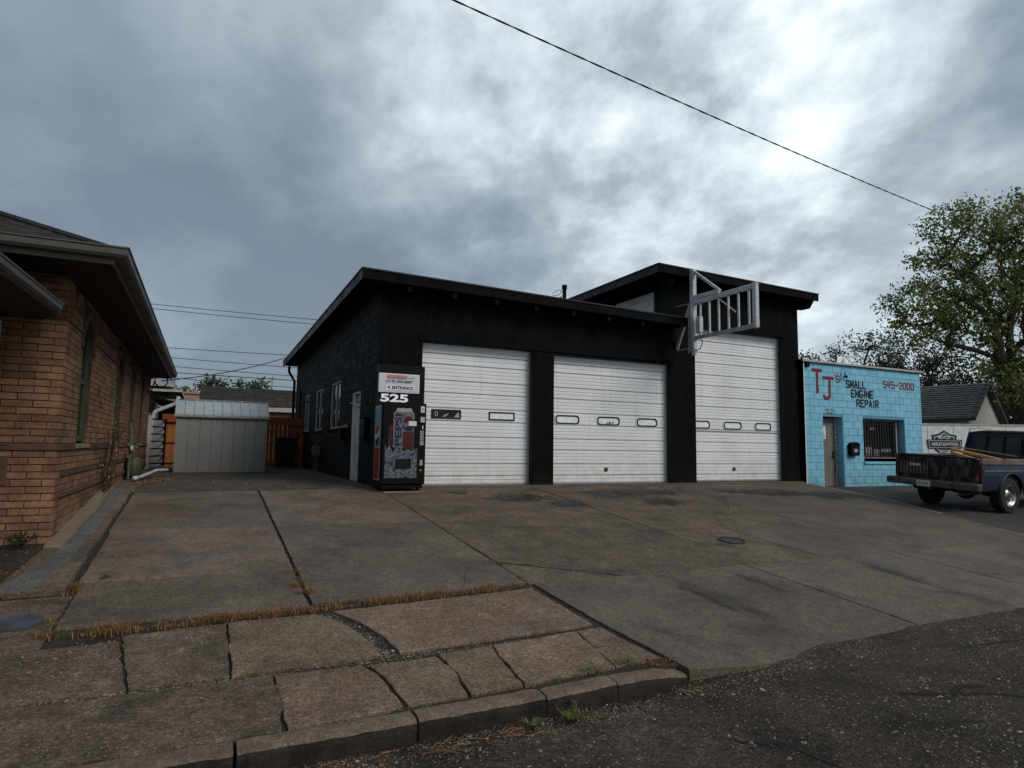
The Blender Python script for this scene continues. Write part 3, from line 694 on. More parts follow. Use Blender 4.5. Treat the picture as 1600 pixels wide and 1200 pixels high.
# overhead doors
def door_panel_prof(z0, z1):
    """ribbed profile: list of (y offset, z) bottom to top"""
    pr = [(.012, z0), (.0, z0 + .006)]
    h = z1 - z0; n = max(2, int(h / .075)); 
    for i in range(n):
        a = z0 + .012 + (h - .024) * i / n; b = z0 + .012 + (h - .024) * (i + 1) / n
        pr += [(.0, a + .004), (.0, b - .022), (.011, b - .016), (.011, b - .003)]
    pr += [(.0, z1 - .006), (.012, z1)]
    return pr
def garage_door(x0, x1, zt, zbm, seams, wins, wstyle, reflector):
    root = MB(); root.box(x0 + .005, x1 - .005, DY + .014, DY + .05, zbm, zt + .05)
    gd = root.build('garage_door', 'darkgap', gar)
    zs = [zbm] + seams + [zt + .05]
    for a, b in zip(zs, zs[1:]):
        pr = door_panel_prof(a + .004, b - .004); mb = MB(); n = len(pr)
        vs = [(x0 + .01, DY + p, z) for p, z in pr] + [(x1 - .01, DY + p, z) for p, z in pr]
        # side stile ends flat, ribs between
        fs = [(i, i + 1, n + i + 1, n + i) for i in range(n - 1)]
        vs += [(x0 + .01, DY + .013, a + .004), (x0 + .01, DY + .013, b - .004), (x1 - .01, DY + .013, a + .004), (x1 - .01, DY + .013, b - .004)]
        mb.add(vs, fs); mb.build('panel', 'door', gd)
    for (wa, wb, wz0, wz1) in wins:
        fr = MB(); wt = .034
        if wstyle == 'round':
            n = 20; rr_ = .085; pts = []
            for i in range(n):
                an = 2 * math.pi * i / n; cxp = wb - rr_ if math.cos(an) > 0 else wa + rr_; czp = wz1 - rr_ if math.sin(an) > 0 else wz0 + rr_
                pts.append((cxp + rr_ * math.cos(an), czp + rr_ * math.sin(an)))
            inner = [((x - (wa + wb) / 2) * (1 - 2 * wt / (wb - wa)) + (wa + wb) / 2, (z - (wz0 + wz1) / 2) * (1 - 2 * wt / (wz1 - wz0)) + (wz0 + wz1) / 2) for x, z in pts]
        else:
            pts = [(wa, wz0), (wb, wz0), (wb, wz1), (wa, wz1)]; n = 4; wt = .03
            inner = [(wa + wt, wz0 + wt), (wb - wt, wz0 + wt), (wb - wt, wz1 - wt), (wa + wt, wz1 - wt)]
        vs = [(x, DY - .018, z) for x, z in pts] + [(x, DY - .018, z) for x, z in inner] + [(x, DY + .01, z) for x, z in pts] + [(x, DY - .004, z) for x, z in inner]
        fs = []
        for i in range(n):
            j = (i + 1) % n; fs += [(i, j, n + j, n + i), (i, 2 * n + i, 2 * n + j, j), (n + i, n + j, 3 * n + j, 3 * n + i)]
        fr.add(vs, fs); fo = fr.build('window_frame', 'rubber', gd)
        pa = MB(); pa.add([(x, DY - .006, z) for x, z in inner], [tuple(range(n))])
        pa.build('window_pane', 'glass' if (wstyle == 'sq' and wa < 5) else 'glass_frost', gd)
        if wstyle == 'round': 
            outl = [((x - (wa + wb) / 2) * 1.07 + (wa + wb) / 2, (z - (wz0 + wz1) / 2) * 1.16 + (wz0 + wz1) / 2) for x, z in pts]
            tr = MB(); vs = [(x, DY - .008, z) for x, z in outl] + [(x, DY - .012, z) for x, z in pts]
            tr.add(vs, [(i, (i + 1) % n, n + (i + 1) % n, n + i) for i in range(n)]); tr.build('window_trim', 'white', gd)
    if reflector:
        rf = MB(); rf.disc((reflector, DY - .012, 1.095), (0, 1, 0), .055, .02, 20); rf.build('lock_plate', 'reddot', gd)
    st = MB(); st.box(x0 + .01, x1 - .01, DY - .012, DY + .02, zbm - .02, zbm + .02); st.build('bottom_seal', 'galvdk', gd)
    tk = MB(); tk.box(x1 - .035, x1 + .0, DY - .03, DY + .03, zbm - .02, zt + .02); tk.build('track_strip', 'offwhite', gd)
    tk = MB(); tk.box(x0 - .0, x0 + .025, DY - .02, DY + .03, zbm - .02, zt + .02); tk.build('track_strip', 'offwhite', gd)
    return gd
base_seams = [.97, 1.235, 1.56, 1.82, 2.16, 2.44, 2.77, 3.04, 3.39]
g1 = garage_door(4.08, 6.74, 3.82, .785, base_seams + [3.62], [(4.38, 5.06, 2.20, 2.40), (5.73, 6.37, 2.20, 2.39)], 'sq', None)
text('0  523', (.52, .12), (4.45, DY - .008, 2.24), 'offwhite', g1, 'window_numerals')
for o in list(g1.children):
    if o.name.startswith('window_numerals'): bpy.data.objects.remove(o)
text('0', (.07, .11), (4.455, DY - .008, 2.245), 'offwhite', g1, 'window_numeral')
q = MB(); q.add([(4.90, DY - .0075, 2.235), (5.03, DY - .0075, 2.235), (5.0, DY - .0075, 2.36), (4.95, DY - .0075, 2.30)], [(0, 1, 2, 3)]); q.add([(4.63, DY - .0075, 2.24), (4.70, DY - .0075, 2.24), (4.78, DY - .0075, 2.32), (4.70, DY - .0075, 2.30)], [(0, 1, 2, 3)])
q.build('paper_scrap', 'galvdk', g1)
g2 = garage_door(7.28, 10.72, 3.78, .785, base_seams + [3.6], [(7.44, 8.10, 2.165, 2.385), (8.61, 9.27, 2.165, 2.385), (9.79, 10.43, 2.165, 2.385)], 'round', 8.87)
q = MB(); q.disc((8.98, DY - .008, 2.225), (0, 1, 0), .045, .003, 14); q.disc((8.90, DY - .0085, 2.215), (0, 1, 0), .03, .003, 14); q.disc((9.07, DY - .0082, 2.24), (0, 1, 0), .03, .003, 14); q.build('blue_sticker', 'vblue', g2)
g3 = garage_door(11.53, 14.78, 4.83, .80, [.97, 1.24, 1.56, 1.82, 2.09, 2.40 - .28 + .04, 2.44, 2.77, 3.03, 3.34, 3.63, 3.95, 4.2, 4.52][0:5] + [2.16, 2.44, 2.77, 3.03, 3.34, 3.63, 3.95, 4.22, 4.54], [(11.58, 12.19, 2.165, 2.385), (12.68, 13.33, 2.165, 2.385), (13.84, 14.45, 2.165, 2.385)], 'round', 13.03)

# side door and windows
sdr = MB(); sdr.box(WX + .08, WX + .12, 14.60, 15.33, .72, 2.60); sdr = sdr.build('side_door', 'doorw', gar)
q = MB(); q.box(WX + .06, WX + .10, 14.62, 15.32, 2.62, 2.80); q.build('transom', 'galvdk', sdr)
q = MB(); q.box(WX - .005, WX + .1, 14.55, 14.60, .70, 2.83); q.box(WX - .005, WX + .1, 15.33, 15.38, .70, 2.83); q.box(WX - .005, WX + .1, 14.60, 15.33, 2.80, 2.83); q.build('door_frame', 'doorw', sdr)
q = MB(); q.box(WX + .05, WX + .08, 14.62, 14.7, 1.60, 1.72); q.tube([(WX + .06, 14.68, 1.55), (WX + .01, 14.68, 1.55), (WX + .01, 14.82, 1.55)], .012, 8); q.build('handle', 'galvdk', sdr)
q = MB(); q.box(WX + .03, WX + .08, 14.9, 15.25, 2.50, 2.56); q.bar((WX + .03, 15.1, 2.55), (WX - .08, 15.3, 2.6), .02); q.build('door_closer', 'doorw', sdr)
for (a, b, c, d) in LW[1:]:
    fr = MB(); t_ = .055; X0 = WX + .02; X1 = WX + .10
    fr.box(X0, X1, a, a + t_, c, d); fr.box(X0, X1, b - t_, b, c, d); fr.box(X0, X1, a + t_, b - t_, c, c + t_); fr.box(X0, X1, a + t_, b - t_, d - t_, d)
    fr.box(X0 + .01, X1, (a + b) / 2 - .03, (a + b) / 2 + .03, c + t_, d - t_)
    wo_ = fr.build('window', 'offwhite', gar)
    for u, v in ((a + t_, (a + b) / 2 - .03), ((a + b) / 2 + .03, b - t_)):
        p = MB(); p.box(WX + .06, WX + .07, u, v, c + t_, d - t_); p.build('pane', 'glass', wo_)
    s_ = MB(); s_.box(WX - .05, WX + .2, a - .04, b + .04, c - .06, c); s_.build('sill', 'black', wo_)
# downspout at rear corner
q = MB(); q.tube([(2.85, 26.0, 4.62), (2.85, 26.0, 4.4), (3.07, 26.0, 4.05), (3.07, 26.0, .9), (2.95, 26.0, .8)], .05, 8); q.build('downspout', 'black', gar, smooth=True)
q = MB(); q.tube([(3.10, 22.0, 3.0), (3.0, 22.0, 3.02), (3.0, 24.3, 3.02), (3.1, 24.3, 3.0)], .02, 6); q.tube([(3.1, 24.2, 1.2), (3.1, 24.2, 3.6)], .03, 8); q.build('conduit', 'black', gar)
# black sheets put in behind the windows so they look into dark
q = MB(); q.box(WX + .6, WX + .65, 13.4, 25.8, .7, 4.7); q.box(10.9, 10.93, 13.3, 25.8, .7, 4.6); q.build('dark_backing', 'darkgap', gar)

# wall board behind the vending machine with sign and numbers
bd = thing('sign_backboard', (3.6, 12.88, 2.4), 'tall black board above the vending machine carrying the sign and the number 525', 'board')
q = MB(); q.box(3.13, 4.115, 12.80, 12.876, .75, 3.26); q.build('board', 'vblack', bd)
sg = thing('entrance_sign', (3.6, 12.79, 2.9), 'white sign with red oval logo, phone number and ENTRANCE above the vending machine', 'sign')
q = MB(); q.box(3.14, 3.995, 12.775, 12.798, 2.685, 3.075); q.build('frame', 'white', sg)
q = MB(); q.box(3.155, 3.98, 12.770, 12.776, 2.70, 3.06); q.build('sign_face', 'signgrey', sg)
ym = 12.769
q = MB(); n = 28
def capsule(x0, x1, z0, z1, y, th=.003, n=12):
    r = (z1 - z0) / 2; zc = (z0 + z1) / 2; p = []
    for i in range(n + 1): a = -math.pi / 2 + math.pi * i / n; p.append((x1 - r + r * math.cos(a), zc + r * math.sin(a)))
    for i in range(n + 1): a = math.pi / 2 + math.pi * i / n; p.append((x0 + r + r * math.cos(a), zc + r * math.sin(a)))
    m_b = MB(); m_b.prism(p, 'y', y - th, y); return m_b
capsule(3.30, 3.73, 2.965, 3.045, ym).build('logo_oval', 'vred', sg)
capsule(3.312, 3.718, 2.976, 3.034, ym - .003, .002).build('logo_ring', 'white', sg)
capsule(3.318, 3.712, 2.982, 3.028, ym - .005, .002).build('logo_band', 'vred', sg)
text('CHOICE HOMES', (.36, .03), (3.335, ym - .0075, 2.99), 'white', sg, 'logo_lettering', ext=.001)
text('.COM', (.14, .03), (3.735, ym, 2.975), 'blackink', sg, 'logo_lettering')
text('(719) 290-8887', (.56, .068), (3.29, ym, 2.872), 'blackink', sg, 'phone_number', bold=.02)
q = MB(); q.box(3.285, 3.875, ym - .002, ym, 2.735, 2.838); q.build('entrance_strip', 'white', sg)
text('ENTRANCE', (.44, .068), (3.415, ym - .002, 2.752), 'blackink', sg, 'entrance_lettering', bold=.03)
q = MB(); q.prism([(3.31, 2.787), (3.365, 2.755), (3.365, 2.82)], 'y', ym - .004, ym - .002); q.build('arrow', 'blackink', sg)
hn = thing('house_number', (3.4, 12.79, 2.55), 'large white number 525 above the vending machine', 'number')
text('525', (.58, .165), (3.185, 12.799, 2.49), 'numwhite', hn, 'numeral', ext=.008, bold=.035)

# ================================================================== vending machine
vm = thing('vending_machine', (3.5, 12.5, .72), 'black soft drink vending machine with blue and red side, left of the garage doors', 'vending machine')
VX0, VX1, VY0, VY1, VZ0, VZ1 = 3.08, 3.935, 12.12, 12.80, .80, 2.44
q = MB(); q.cbox(VX0, VX1, VY0 + .09, VY1 - .005, VZ0, VZ1 - .02, .012); q.build('cabinet', 'vblack', vm)
q = MB(); q.cbox(VX0 - .004, VX1 + .02, VY0, VY0 + .085, VZ0 + .05, VZ1, .02); dr = q.build('front_door', 'vblack', vm)
for x in (VX0 + .05, VX1 - .11):
    for y in (VY0 + .12, VY1 - .12):
        q = MB(); q.box(x, x + .06, y, y + .06, .73, .80); q.build('leg', 'vblack', vm)
q = MB(); q.box(VX0 + .02, VX1 - .02, VY0 + .03, VY0 + .09, .775, .84); q.build('kick_plate', 'vblack', vm)
fy = VY0 - .002
fx0, fx1, fz0, fz1 = VX0 + .06, VX0 + .70, .98, 2.40
q = MB(); q.box(fx0, fx1, fy - .003, fy + .003, fz0, fz1); pn = q.build('picture_panel', 'vblack', vm)
y1_ = fy - .004
q = MB(); p = [(fx0, fz0), (fx1, fz0), (fx1, 1.56)]
for i in range(15): p.append((lerp(fx1, fx0, (i + 1) / 16), 1.54 + .05 * math.sin(i * 2.1) + .03 * math.sin(i * 5)))
p.append((fx0, 1.62)); q.prism(p, 'y', y1_ - .002, y1_); q.build('ice_picture', 'ice', pn)
# the can
cx0, cx1 = fx0 + .15, fx0 + .56
p = [(cx0, 1.57), (cx1, 1.53), (cx1 + .01, 2.22), (cx1 - .04, 2.29), (cx0 + .05, 2.29), (cx0 - .005, 2.22)]
q = MB(); q.prism(p, 'y', y1_ - .004, y1_ - .002); q.build('can_picture', 'vsilver', pn)
q = MB(); q.prism([(cx0 + .19, 1.55), (cx1 - .01, 1.52), (cx1 + .0, 1.88), (cx0 + .19, 1.88)], 'y', y1_ - .006, y1_ - .004); q.build('can_red_field', 'vcan', pn)
q = MB(); q.prism([(cx0 - .1, 1.62), (cx0 - .03, 1.58), (cx0 - .02, 2.02), (cx0 - .08, 1.98)], 'y', y1_ - .004, y1_ - .002); q.build('can_shadow', 'vcan', pn)
q = MB(); q.prism([(cx0 + .04, 2.26), (cx1 - .03, 2.26), (cx1 - .06, 2.33), (cx0 + .07, 2.33)], 'y', y1_ - .007, y1_ - .004); q.build('can_lid', 'galvdk', pn)
def globe(cx, cz, rx, rz_, y, parent, face='y', local=None):
    n = 32
    def put(pts, th0, th1, m_, nm):
        qq = MB()
        if face == 'y': qq.prism([(cx + rx * a, cz + rz_ * b) for a, b in pts], 'y', y - th1, y - th0)
        else: qq.prism([(cx - rx * a, cz + rz_ * b) for a, b in pts], 'x', y - th1, y - th0)
        qq.build(nm, m_, parent)
    circ = [(math.cos(2 * math.pi * i / n), math.sin(2 * math.pi * i / n)) for i in range(n)]
    put(circ, 0, .002, 'mailwhite' if face == 'x' else 'vsilver', 'emblem_disc')
    def wave(x, o): return o + .16 * math.sin(x * 3.0)
    top = []; k = 14; R_ = .92
    a0 = math.asin(.22); 
    up = [(R_ * math.cos(a), R_ * math.sin(a)) for a in [lerp(a0, math.pi - a0, i / k) for i in range(k + 1)]]
    low = [(lerp(-R_ * .97, R_ * .97, i / k), wave(lerp(-1, 1, i / k), .22)) for i in range(1, k)]
    put(up + low, .002, .004, 'vred' if face == 'x' else 'vcan', 'emblem_top')
    dn = [(R_ * math.cos(a), R_ * math.sin(a)) for a in [lerp(math.pi + a0, 2 * math.pi - a0, i / k) for i in range(k + 1)]]
    lo2 = [(lerp(R_ * .97, -R_ * .97, i / k), wave(lerp(1, -1, i / k), -.24)) for i in range(1, k)]
    put(dn + lo2, .002, .004, 'vdblue', 'emblem_bottom')
globe(cx0 + .30, 2.03, .125, .16, y1_ - .006, pn)
text('PEPSI', (.135, .62), (cx0 + .03, y1_ - .005, 1.60), 'vdblue', pn, 'brand_lettering', rot=90, bold=.03)
q = MB(); q.box(fx0 + .21, fx0 + .52, y1_ - .012, y1_ - .002, 1.16, 1.33); q.build('dispense_hatch', 'darkgap', vm)
q = MB(); q.box(fx0 + .20, fx0 + .53, y1_ - .016, y1_ - .012, 1.33, 1.345); q.build('hatch_trim', 'vblack', vm)
q = MB(); q.box(fx0 + .45, fx0 + .61, y1_ - .016, y1_ - .011, 1.99, 2.08); q.build('taped_note', 'mailwhite', vm)
# selection column
ux = VX1 - .10
q = MB(); q.box(ux, ux + .075, fy - .006, fy + .002, 2.26, 2.38); q.build('price_card', 'mailwhite', vm)
q = MB(); q.box(ux + .03, ux + .045, fy - .008, fy - .006, 2.29, 2.35); q.build('price_mark', 'blackink', vm)
q = MB(); q.cbox(ux - .01, ux + .085, fy - .02, fy + .002, 2.06, 2.17, .006); q.build('bill_acceptor', 'galv', vm)
q = MB(); q.box(ux + .035, ux + .055, fy - .01, fy + .002, 1.93, 2.0); q.build('coin_slot', 'mailwhite', vm)
for k in range(9):
    q = MB(); z = 1.62 + k * .032; q.box(ux - .005, ux + .07, fy - .008, fy + .002, z, z + .022); q.build('button', 'galvdk' if k > 1 else 'galv', vm)
q = MB(); q.box(ux, ux + .06, fy - .012, fy + .002, 1.22, 1.33); q.box(ux - .003, ux + .045, fy - .012, fy + .002, 1.12, 1.14); q.build('coin_return', 'galvdk', vm)
# side panel (faces -X)
sxp = VX0 - .001
def sidep(y0, y1, z0, z1, m_, nm, th):
    q = MB(); q.box(sxp - th, sxp, y0, y1, z0, z1); q.build(nm, m_, vm)
sidep(VY0 + .14, VY1 - .10, .93, 2.38, 'mailwhite', 'side_border', .002)
sidep(VY0 + .165, VY1 - .125, 2.0, 2.365, 'vblue', 'side_blue_field', .004)
sidep(VY0 + .165, VY1 - .125, .945, 1.55, 'vred', 'side_red_field', .004)
sidep(VY0 + .165, VY1 - .125, 1.55, 2.0, 'vblue', 'side_emblem_field', .0035)
def side_globe():
    globe((VY0 + VY1) / 2 + .02, 1.80, .20, .235, sxp - .0045, vm, 'x')
side_globe()
pt = thing('wooden_pallet', (3.5, 12.1, .7), 'thin wooden boards under the vending machine', 'pallet')
for k in range(3): q = MB(); q.box(3.12, 3.92, 12.03 + k * .10, 12.11 + k * .10, plane(12.1) + .004, plane(12.1) + .03); q.build('plank', 'pallet', pt)

# ================================================================== projecting sign frame
sf = thing('projecting_sign', (10.92, 12.25, 4.05), 'empty grey metal projecting sign frame bolted over the tall garage door', 'sign frame')
SXp = 10.92  # frame coordinates scaled about the camera, bringing the post in front of the fascia
q = MB(); q.cbox(SXp - .06, SXp + .06, 12.18, 12.31, 4.05, 6.15, .008); q.build('post', 'galv', sf)
q = MB(); q.cbox(SXp - .05, SXp + .05, 10.29, 12.18, 5.235, 5.34, .008); q.build('top_rail', 'galv', sf)
q = MB(); q.bar((SXp - .03, 12.18, 5.41), (SXp - .03, 11.30, 5.39), .05, .10); q.build('angle_iron', 'galv', sf)
q = MB(); q.cbox(SXp - .05, SXp + .05, 10.29, 12.18, 4.34, 4.42, .008); q.build('bottom_rail', 'galvdk', sf)
q = MB(); q.cbox(SXp - .055, SXp + .06, 10.18, 10.29, 4.32, 5.35, .012); q.build('end_box', 'galv', sf)
for k in range(6):
    y = 11.99 - k * .313; q = MB(); q.box(SXp - .02, SXp + .02, y - .02, y + .02, 4.42, 5.235); q.build('slat', 'galv', sf)
q = MB(); q.bar((SXp, 12.19, 6.08), (SXp, 11.30, 5.39), .06, .06); q.build('brace', 'galv', sf)
q = MB(); q.bar((SXp + .03, 11.40, 5.235), (SXp + .05, 10.87, 4.80), .022); q.build('broken_rod', 'galv', sf)
q = MB(); q.bar((SXp - .02, 12.33, 5.24), (SXp - .02, 12.86, 4.18), .09, .05, up=(1, 0, 0)); q.build('brace', 'galvdk', sf)
for a, b in (((SXp - .02, 12.88, 4.15), (SXp - .02, 12.28, 4.14)), ((SXp - .02, 12.88, 5.30), (SXp - .02, 12.28, 5.28))):
    q = MB(); q.tube([a, b], .018, 8); q.build('tie_rod', 'galvdk', sf)
q = MB(); q.tube([(SXp - .08, 12.33, 4.0), (SXp - .08, 12.33, 5.3)], .012, 6); q.build('conduit', 'galvdk', sf)
q = MB(); q.cbox(SXp - .07, SXp + .05, 11.95, 12.10, 4.49, 4.89, .01); q.build('ballast_box', 'galv', sf)
q = MB(); q.tube([(SXp, 12.03, 4.39), (SXp, 11.93, 4.25), (SXp, 12.01, 4.1), (SXp, 12.14, 4.06), (SXp - .08, 12.24, 4.14)], .012, 6); q.build('cable', 'wire', sf, smooth=True)
q = MB(); q.tube([(SXp, 12.245, 3.96), (SXp, 12.245, 4.05)], .065, 12); q.build('post_foot', 'galvdk', sf)

# ================================================================== blue shop
BX0, BX1, BY, BZ = 15.4, 20.77, 12.75, .40
shop = thing('repair_shop', (15.4, 12.75, .5), 'small light blue painted block shop with hand painted lettering, right of the garage', 'shop')
DO = (16.15, 17.0, .4, 2.63); WO = (17.9, 19.88, 1.42, 2.63)
q = MB()
q.box(BX0, DO[0], BY, BY + .3, BZ, 4.17); q.box(DO[0], DO[1], BY, BY + .3, 2.63, 4.17); q.box(DO[1], WO[0], BY, BY + .3, BZ, 4.17)
q.box(WO[0], WO[1], BY, BY + .3, BZ, 1.42); q.box(WO[0], WO[1], BY, BY + .3, 2.63, 4.17); q.box(WO[1], BX1, BY, BY + .3, BZ, 4.17)
q.box(BX1 - .25, BX1, BY + .3, 20, BZ, 4.1); q.box(BX0, BX1, 20, 20.25, BZ, 4.1); q.box(15.41, 15.6, BY + .3, 20, BZ, 4.1)
q.build('wall', 'bluejoint', shop)
blocks(shop, [dict(axis='y', at=BY, u0=BX0 + .012, u1=BX1, z0=.47, z1=4.17, holes=[(DO[0], DO[1], .3, 2.63), (WO[0], WO[1], 1.42, 2.63)])], .406, .2035, 'blue', .010, limit=300, gap=.009)
q = MB(); q.box(BX0 - .005, BX0 + .01, BY - .012, 12.9, .45, 4.2); q.build('black_side_wall', 'black', shop)
q = MB(); q.box(BX0 + .0, BX0 + .03, BY - .016, BY - .010, .5, 4.17); q.build('corner_bead', 'white', shop)
q = MB(); q.cbox(BX0 - .10, BX1 + .06, BY - .07, 20.3, 4.175, 4.235, .01); rf_ = q.build('roof', 'roofblack', shop)
q = MB(); q.box(BX0 - .10, BX1 + .06, BY - .09, BY - .07, 4.18, 4.235); q.build('drip_edge', 'offwhite', rf_)
for x in (15.47,): q = MB(); q.box(x, x + .12, BY - .08, BY - .012, 4.03, 4.17); q.build('bracket', 'black', shop)
# reveal lining
for (a, b, c) in ((DO[1] - .006, DO[1], .45), (WO[1] - .006, WO[1], 1.42), (WO[0], WO[0] + .006, 1.42)): q = MB(); q.box(a, b, BY, BY + .28, c, 2.63); q.build('reveal', 'blue', shop)
q = MB(); q.box(DO[0] + .0, DO[1] - .09, BY + .24, BY + .28, .56, 2.60); dd = q.build('front_door', mat('grey_door', (.13, .12, .10), (.17, .155, .13), 4, .6, streak=(.09, .08, .07)), shop)
q = MB(); q.box(DO[1] - .10, DO[1] - .01, BY + .18, BY + .29, .5, 2.62); q.build('door_jamb', mat('chipped_jamb', (.45, .43, .40), (.06, .05, .045), 14, .7), shop)
q = MB(); q.cbox(DO[1] - .18, DO[1] - .13, BY + .20, BY + .24, 1.42, 1.62, .006); q.tube([(DO[1] - .155, BY + .2, 1.5), (DO[1] - .155, BY + .14, 1.5), (DO[1] - .27, BY + .14, 1.5)], .014, 8); q.build('handle', 'iron', dd)
q = MB(); q.box(16.18, 16.55, BY + .228, BY + .238, 1.98, 2.36); nt_ = q.build('paper_notice', 'mailwhite', dd)
for k in range(5): q = MB(); q.box(16.2 + (.05 if k % 2 else .1), 16.5 - .02 * k, BY + .226, BY + .228, 2.03 + k * .065, 2.055 + k * .065); q.build('print_line', 'blackink', dd)
q = MB(); q.box(16.2, 16.42, BY + .23, BY + .238, 2.5, 2.54); q.build('print_line', 'offwhite', dd)
q = MB(); q.box(DO[0] - .05, DO[1] + .05, BY - .2, BY + .3, .47, .56); q.build('door_step', 'concrete_grey', shop)
# window with bars
q = MB(); q.box(WO[0], WO[1], BY + .25, BY + .26, 1.42, 2.63); wnd = q.build('shop_window', 'glass', shop)
q = MB()
for (a, b, c, d) in ((WO[0], WO[1], 1.42, 1.47), (WO[0], WO[1], 2.58, 2.63)): q.box(a, b, BY + .2, BY + .25, c, d)
q.box(WO[1] - .16, WO[1] - .10, BY + .18, BY + .25, 1.47, 2.58); q.box(WO[0], WO[0] + .05, BY + .2, BY + .25, 1.47, 2.58); q.build('frame', 'galv', wnd)
for k in range(15):
    x = WO[0] + .09 + k * .122; q = MB(); q.box(x, x + .018, BY + .10, BY + .118, 1.43, 2.62); q.build('bar', 'rubber', wnd)
q = MB(); q.box(WO[0], WO[1] - .1, BY + .12, BY + .135, 2.45, 2.475); q.box(WO[0], WO[1] - .1, BY + .12, BY + .135, 1.53, 1.555); q.build('cross_bar', 'rubber', wnd)
for (x, z, w0, h0) in ((18.0, 1.50, .22, .16), (18.3, 1.5, .3, .26), (18.7, 1.5, .25, .2), (19.0, 1.62, .5, .1), (18.5, 2.3, .25, .08)):
    q = MB(); q.box(x, x + w0, BY + .225, BY + .247, z, z + h0); q.build('window_goods', 'clothes', wnd)
q = MB(); q.cbox(WO[0] - .02, WO[1] + .03, BY - .05, BY + .2, 1.25, 1.33, .008); q.box(WO[0] - .02, WO[1] + .03, BY + .0, BY + .2, 1.33, 1.42); q.build('sill', 'blue', shop)
# rest of wall hardware
lm = thing('wall_lamp', (17.05, 12.7, 4.1), 'small blue painted security lamp below the shop roof', 'lamp')
q = MB(); q.tube([(17.05, BY - .01, 4.12), (17.05, BY - .10, 4.05), (17.05, BY - .12, 3.98)], .012, 6); q.tube([(17.05, BY - .12, 3.98), (17.05, BY - .14, 3.86)], [.03, .055], 10); q.build('head', 'blue', lm)
q = MB(); q.tube([(17.13, BY - .02, 3.86), (17.16, BY - .1, 3.82)], .03, 8); q.build('sensor', 'black', lm)
mbx = thing('mailbox', (17.35, 12.7, 1.5), 'black wall mailbox beside the grey shop door', 'mailbox')
q = MB(); q.prism([(17.17, 1.55), (17.22, 1.50), (17.5, 1.50), (17.55, 1.55), (17.55, 1.80), (17.17, 1.80)], 'y', BY - .13, BY - .01); bx_ = q.build('box', 'vblack', mbx)
q = MB(); q.prism([(17.14, 1.80), (17.58, 1.80), (17.50, 1.87), (17.36, 1.895), (17.22, 1.87)], 'y', BY - .15, BY - .01); q.build('lid', 'black', mbx)
q = MB(); q.box(17.29, 17.45, BY - .135, BY - .131, 1.60, 1.70); q.build('label_plate', 'galvdk', mbx)
# painted letters as strokes: coordinates on a unit box
ST = {'T': [((0, 1), (1, 1)), ((.5, 1), (.5, 0))], 'J': [((.0, 1), (1, 1)), ((.62, 1), (.62, .12)), ((.62, .12), (.45, 0)), ((.45, 0), (.15, 0)), ((.15, 0), (.0, .12))],
      'S': [((1, .85), (.8, 1)), ((.8, 1), (.2, 1)), ((.2, 1), (0, .85)), ((0, .85), (0, .62)), ((0, .62), (.2, .5)), ((.2, .5), (.8, .5)), ((.8, .5), (1, .38)), ((1, .38), (1, .15)), ((1, .15), (.8, 0)), ((.8, 0), (.2, 0)), ((.2, 0), (0, .15))],
      'M': [((0, 0), (0, 1)), ((0, 1), (.5, .35)), ((.5, .35), (1, 1)), ((1, 1), (1, 0))], 'A': [((0, 0), (.5, 1)), ((.5, 1), (1, 0)), ((.2, .35), (.8, .35))],
      'L': [((0, 1), (0, 0)), ((0, 0), (1, 0))], 'E': [((0, 1), (0, 0)), ((0, 0), (1, 0)), ((0, 1), (1, 1)), ((0, .5), (.8, .5))],
      'N': [((0, 0), (0, 1)), ((0, 1), (1, 0)), ((1, 0), (1, 1))], 'G': [((1, .85), (.8, 1)), ((.8, 1), (.2, 1)), ((.2, 1), (0, .85)), ((0, .85), (0, .15)), ((0, .15), (.2, 0)), ((.2, 0), (.8, 0)), ((.8, 0), (1, .15)), ((1, .15), (1, .45)), ((1, .45), (.6, .45))],
      'I': [((.5, 0), (.5, 1))], 'R': [((0, 0), (0, 1)), ((0, 1), (.8, 1)), ((.8, 1), (1, .85)), ((1, .85), (1, .62)), ((1, .62), (.8, .48)), ((.8, .48), (0, .48)), ((.5, .48), (1, 0))],
      'P': [((0, 0), (0, 1)), ((0, 1), (.8, 1)), ((.8, 1), (1, .85)), ((1, .85), (1, .62)), ((1, .62), (.8, .48)), ((.8, .48), (0, .48))],
      '5': [((1, 1), (0, 1)), ((0, 1), (0, .58)), ((0, .58), (.8, .58)), ((.8, .58), (1, .45)), ((1, .45), (1, .15)), ((1, .15), (.8, 0)), ((.8, 0), (.15, 0)), ((.15, 0), (0, .12))],
      '4': [((.0, 1), (.0, .4)), ((0, .4), (1, .4)), ((.75, 1), (.75, 0))], '-': [((0, .5), (1, .5))],
      '2': [((0, .82), (.2, 1)), ((.2, 1), (.8, 1)), ((.8, 1), (1, .82)), ((1, .82), (1, .6)), ((1, .6), (0, .15)), ((0, .15), (0, 0)), ((0, 0), (1, 0))],
      '0': [((.2, 0), (.8, 0)), ((.8, 0), (1, .2)), ((1, .2), (1, .8)), ((1, .8), (.8, 1)), ((.8, 1), (.2, 1)), ((.2, 1), (0, .8)), ((0, .8), (0, .2)), ((0, .2), (.2, 0))],
      '1': [((.5, 0), (.5, 1))], "'": [((.5, 1), (.5, .8))]}
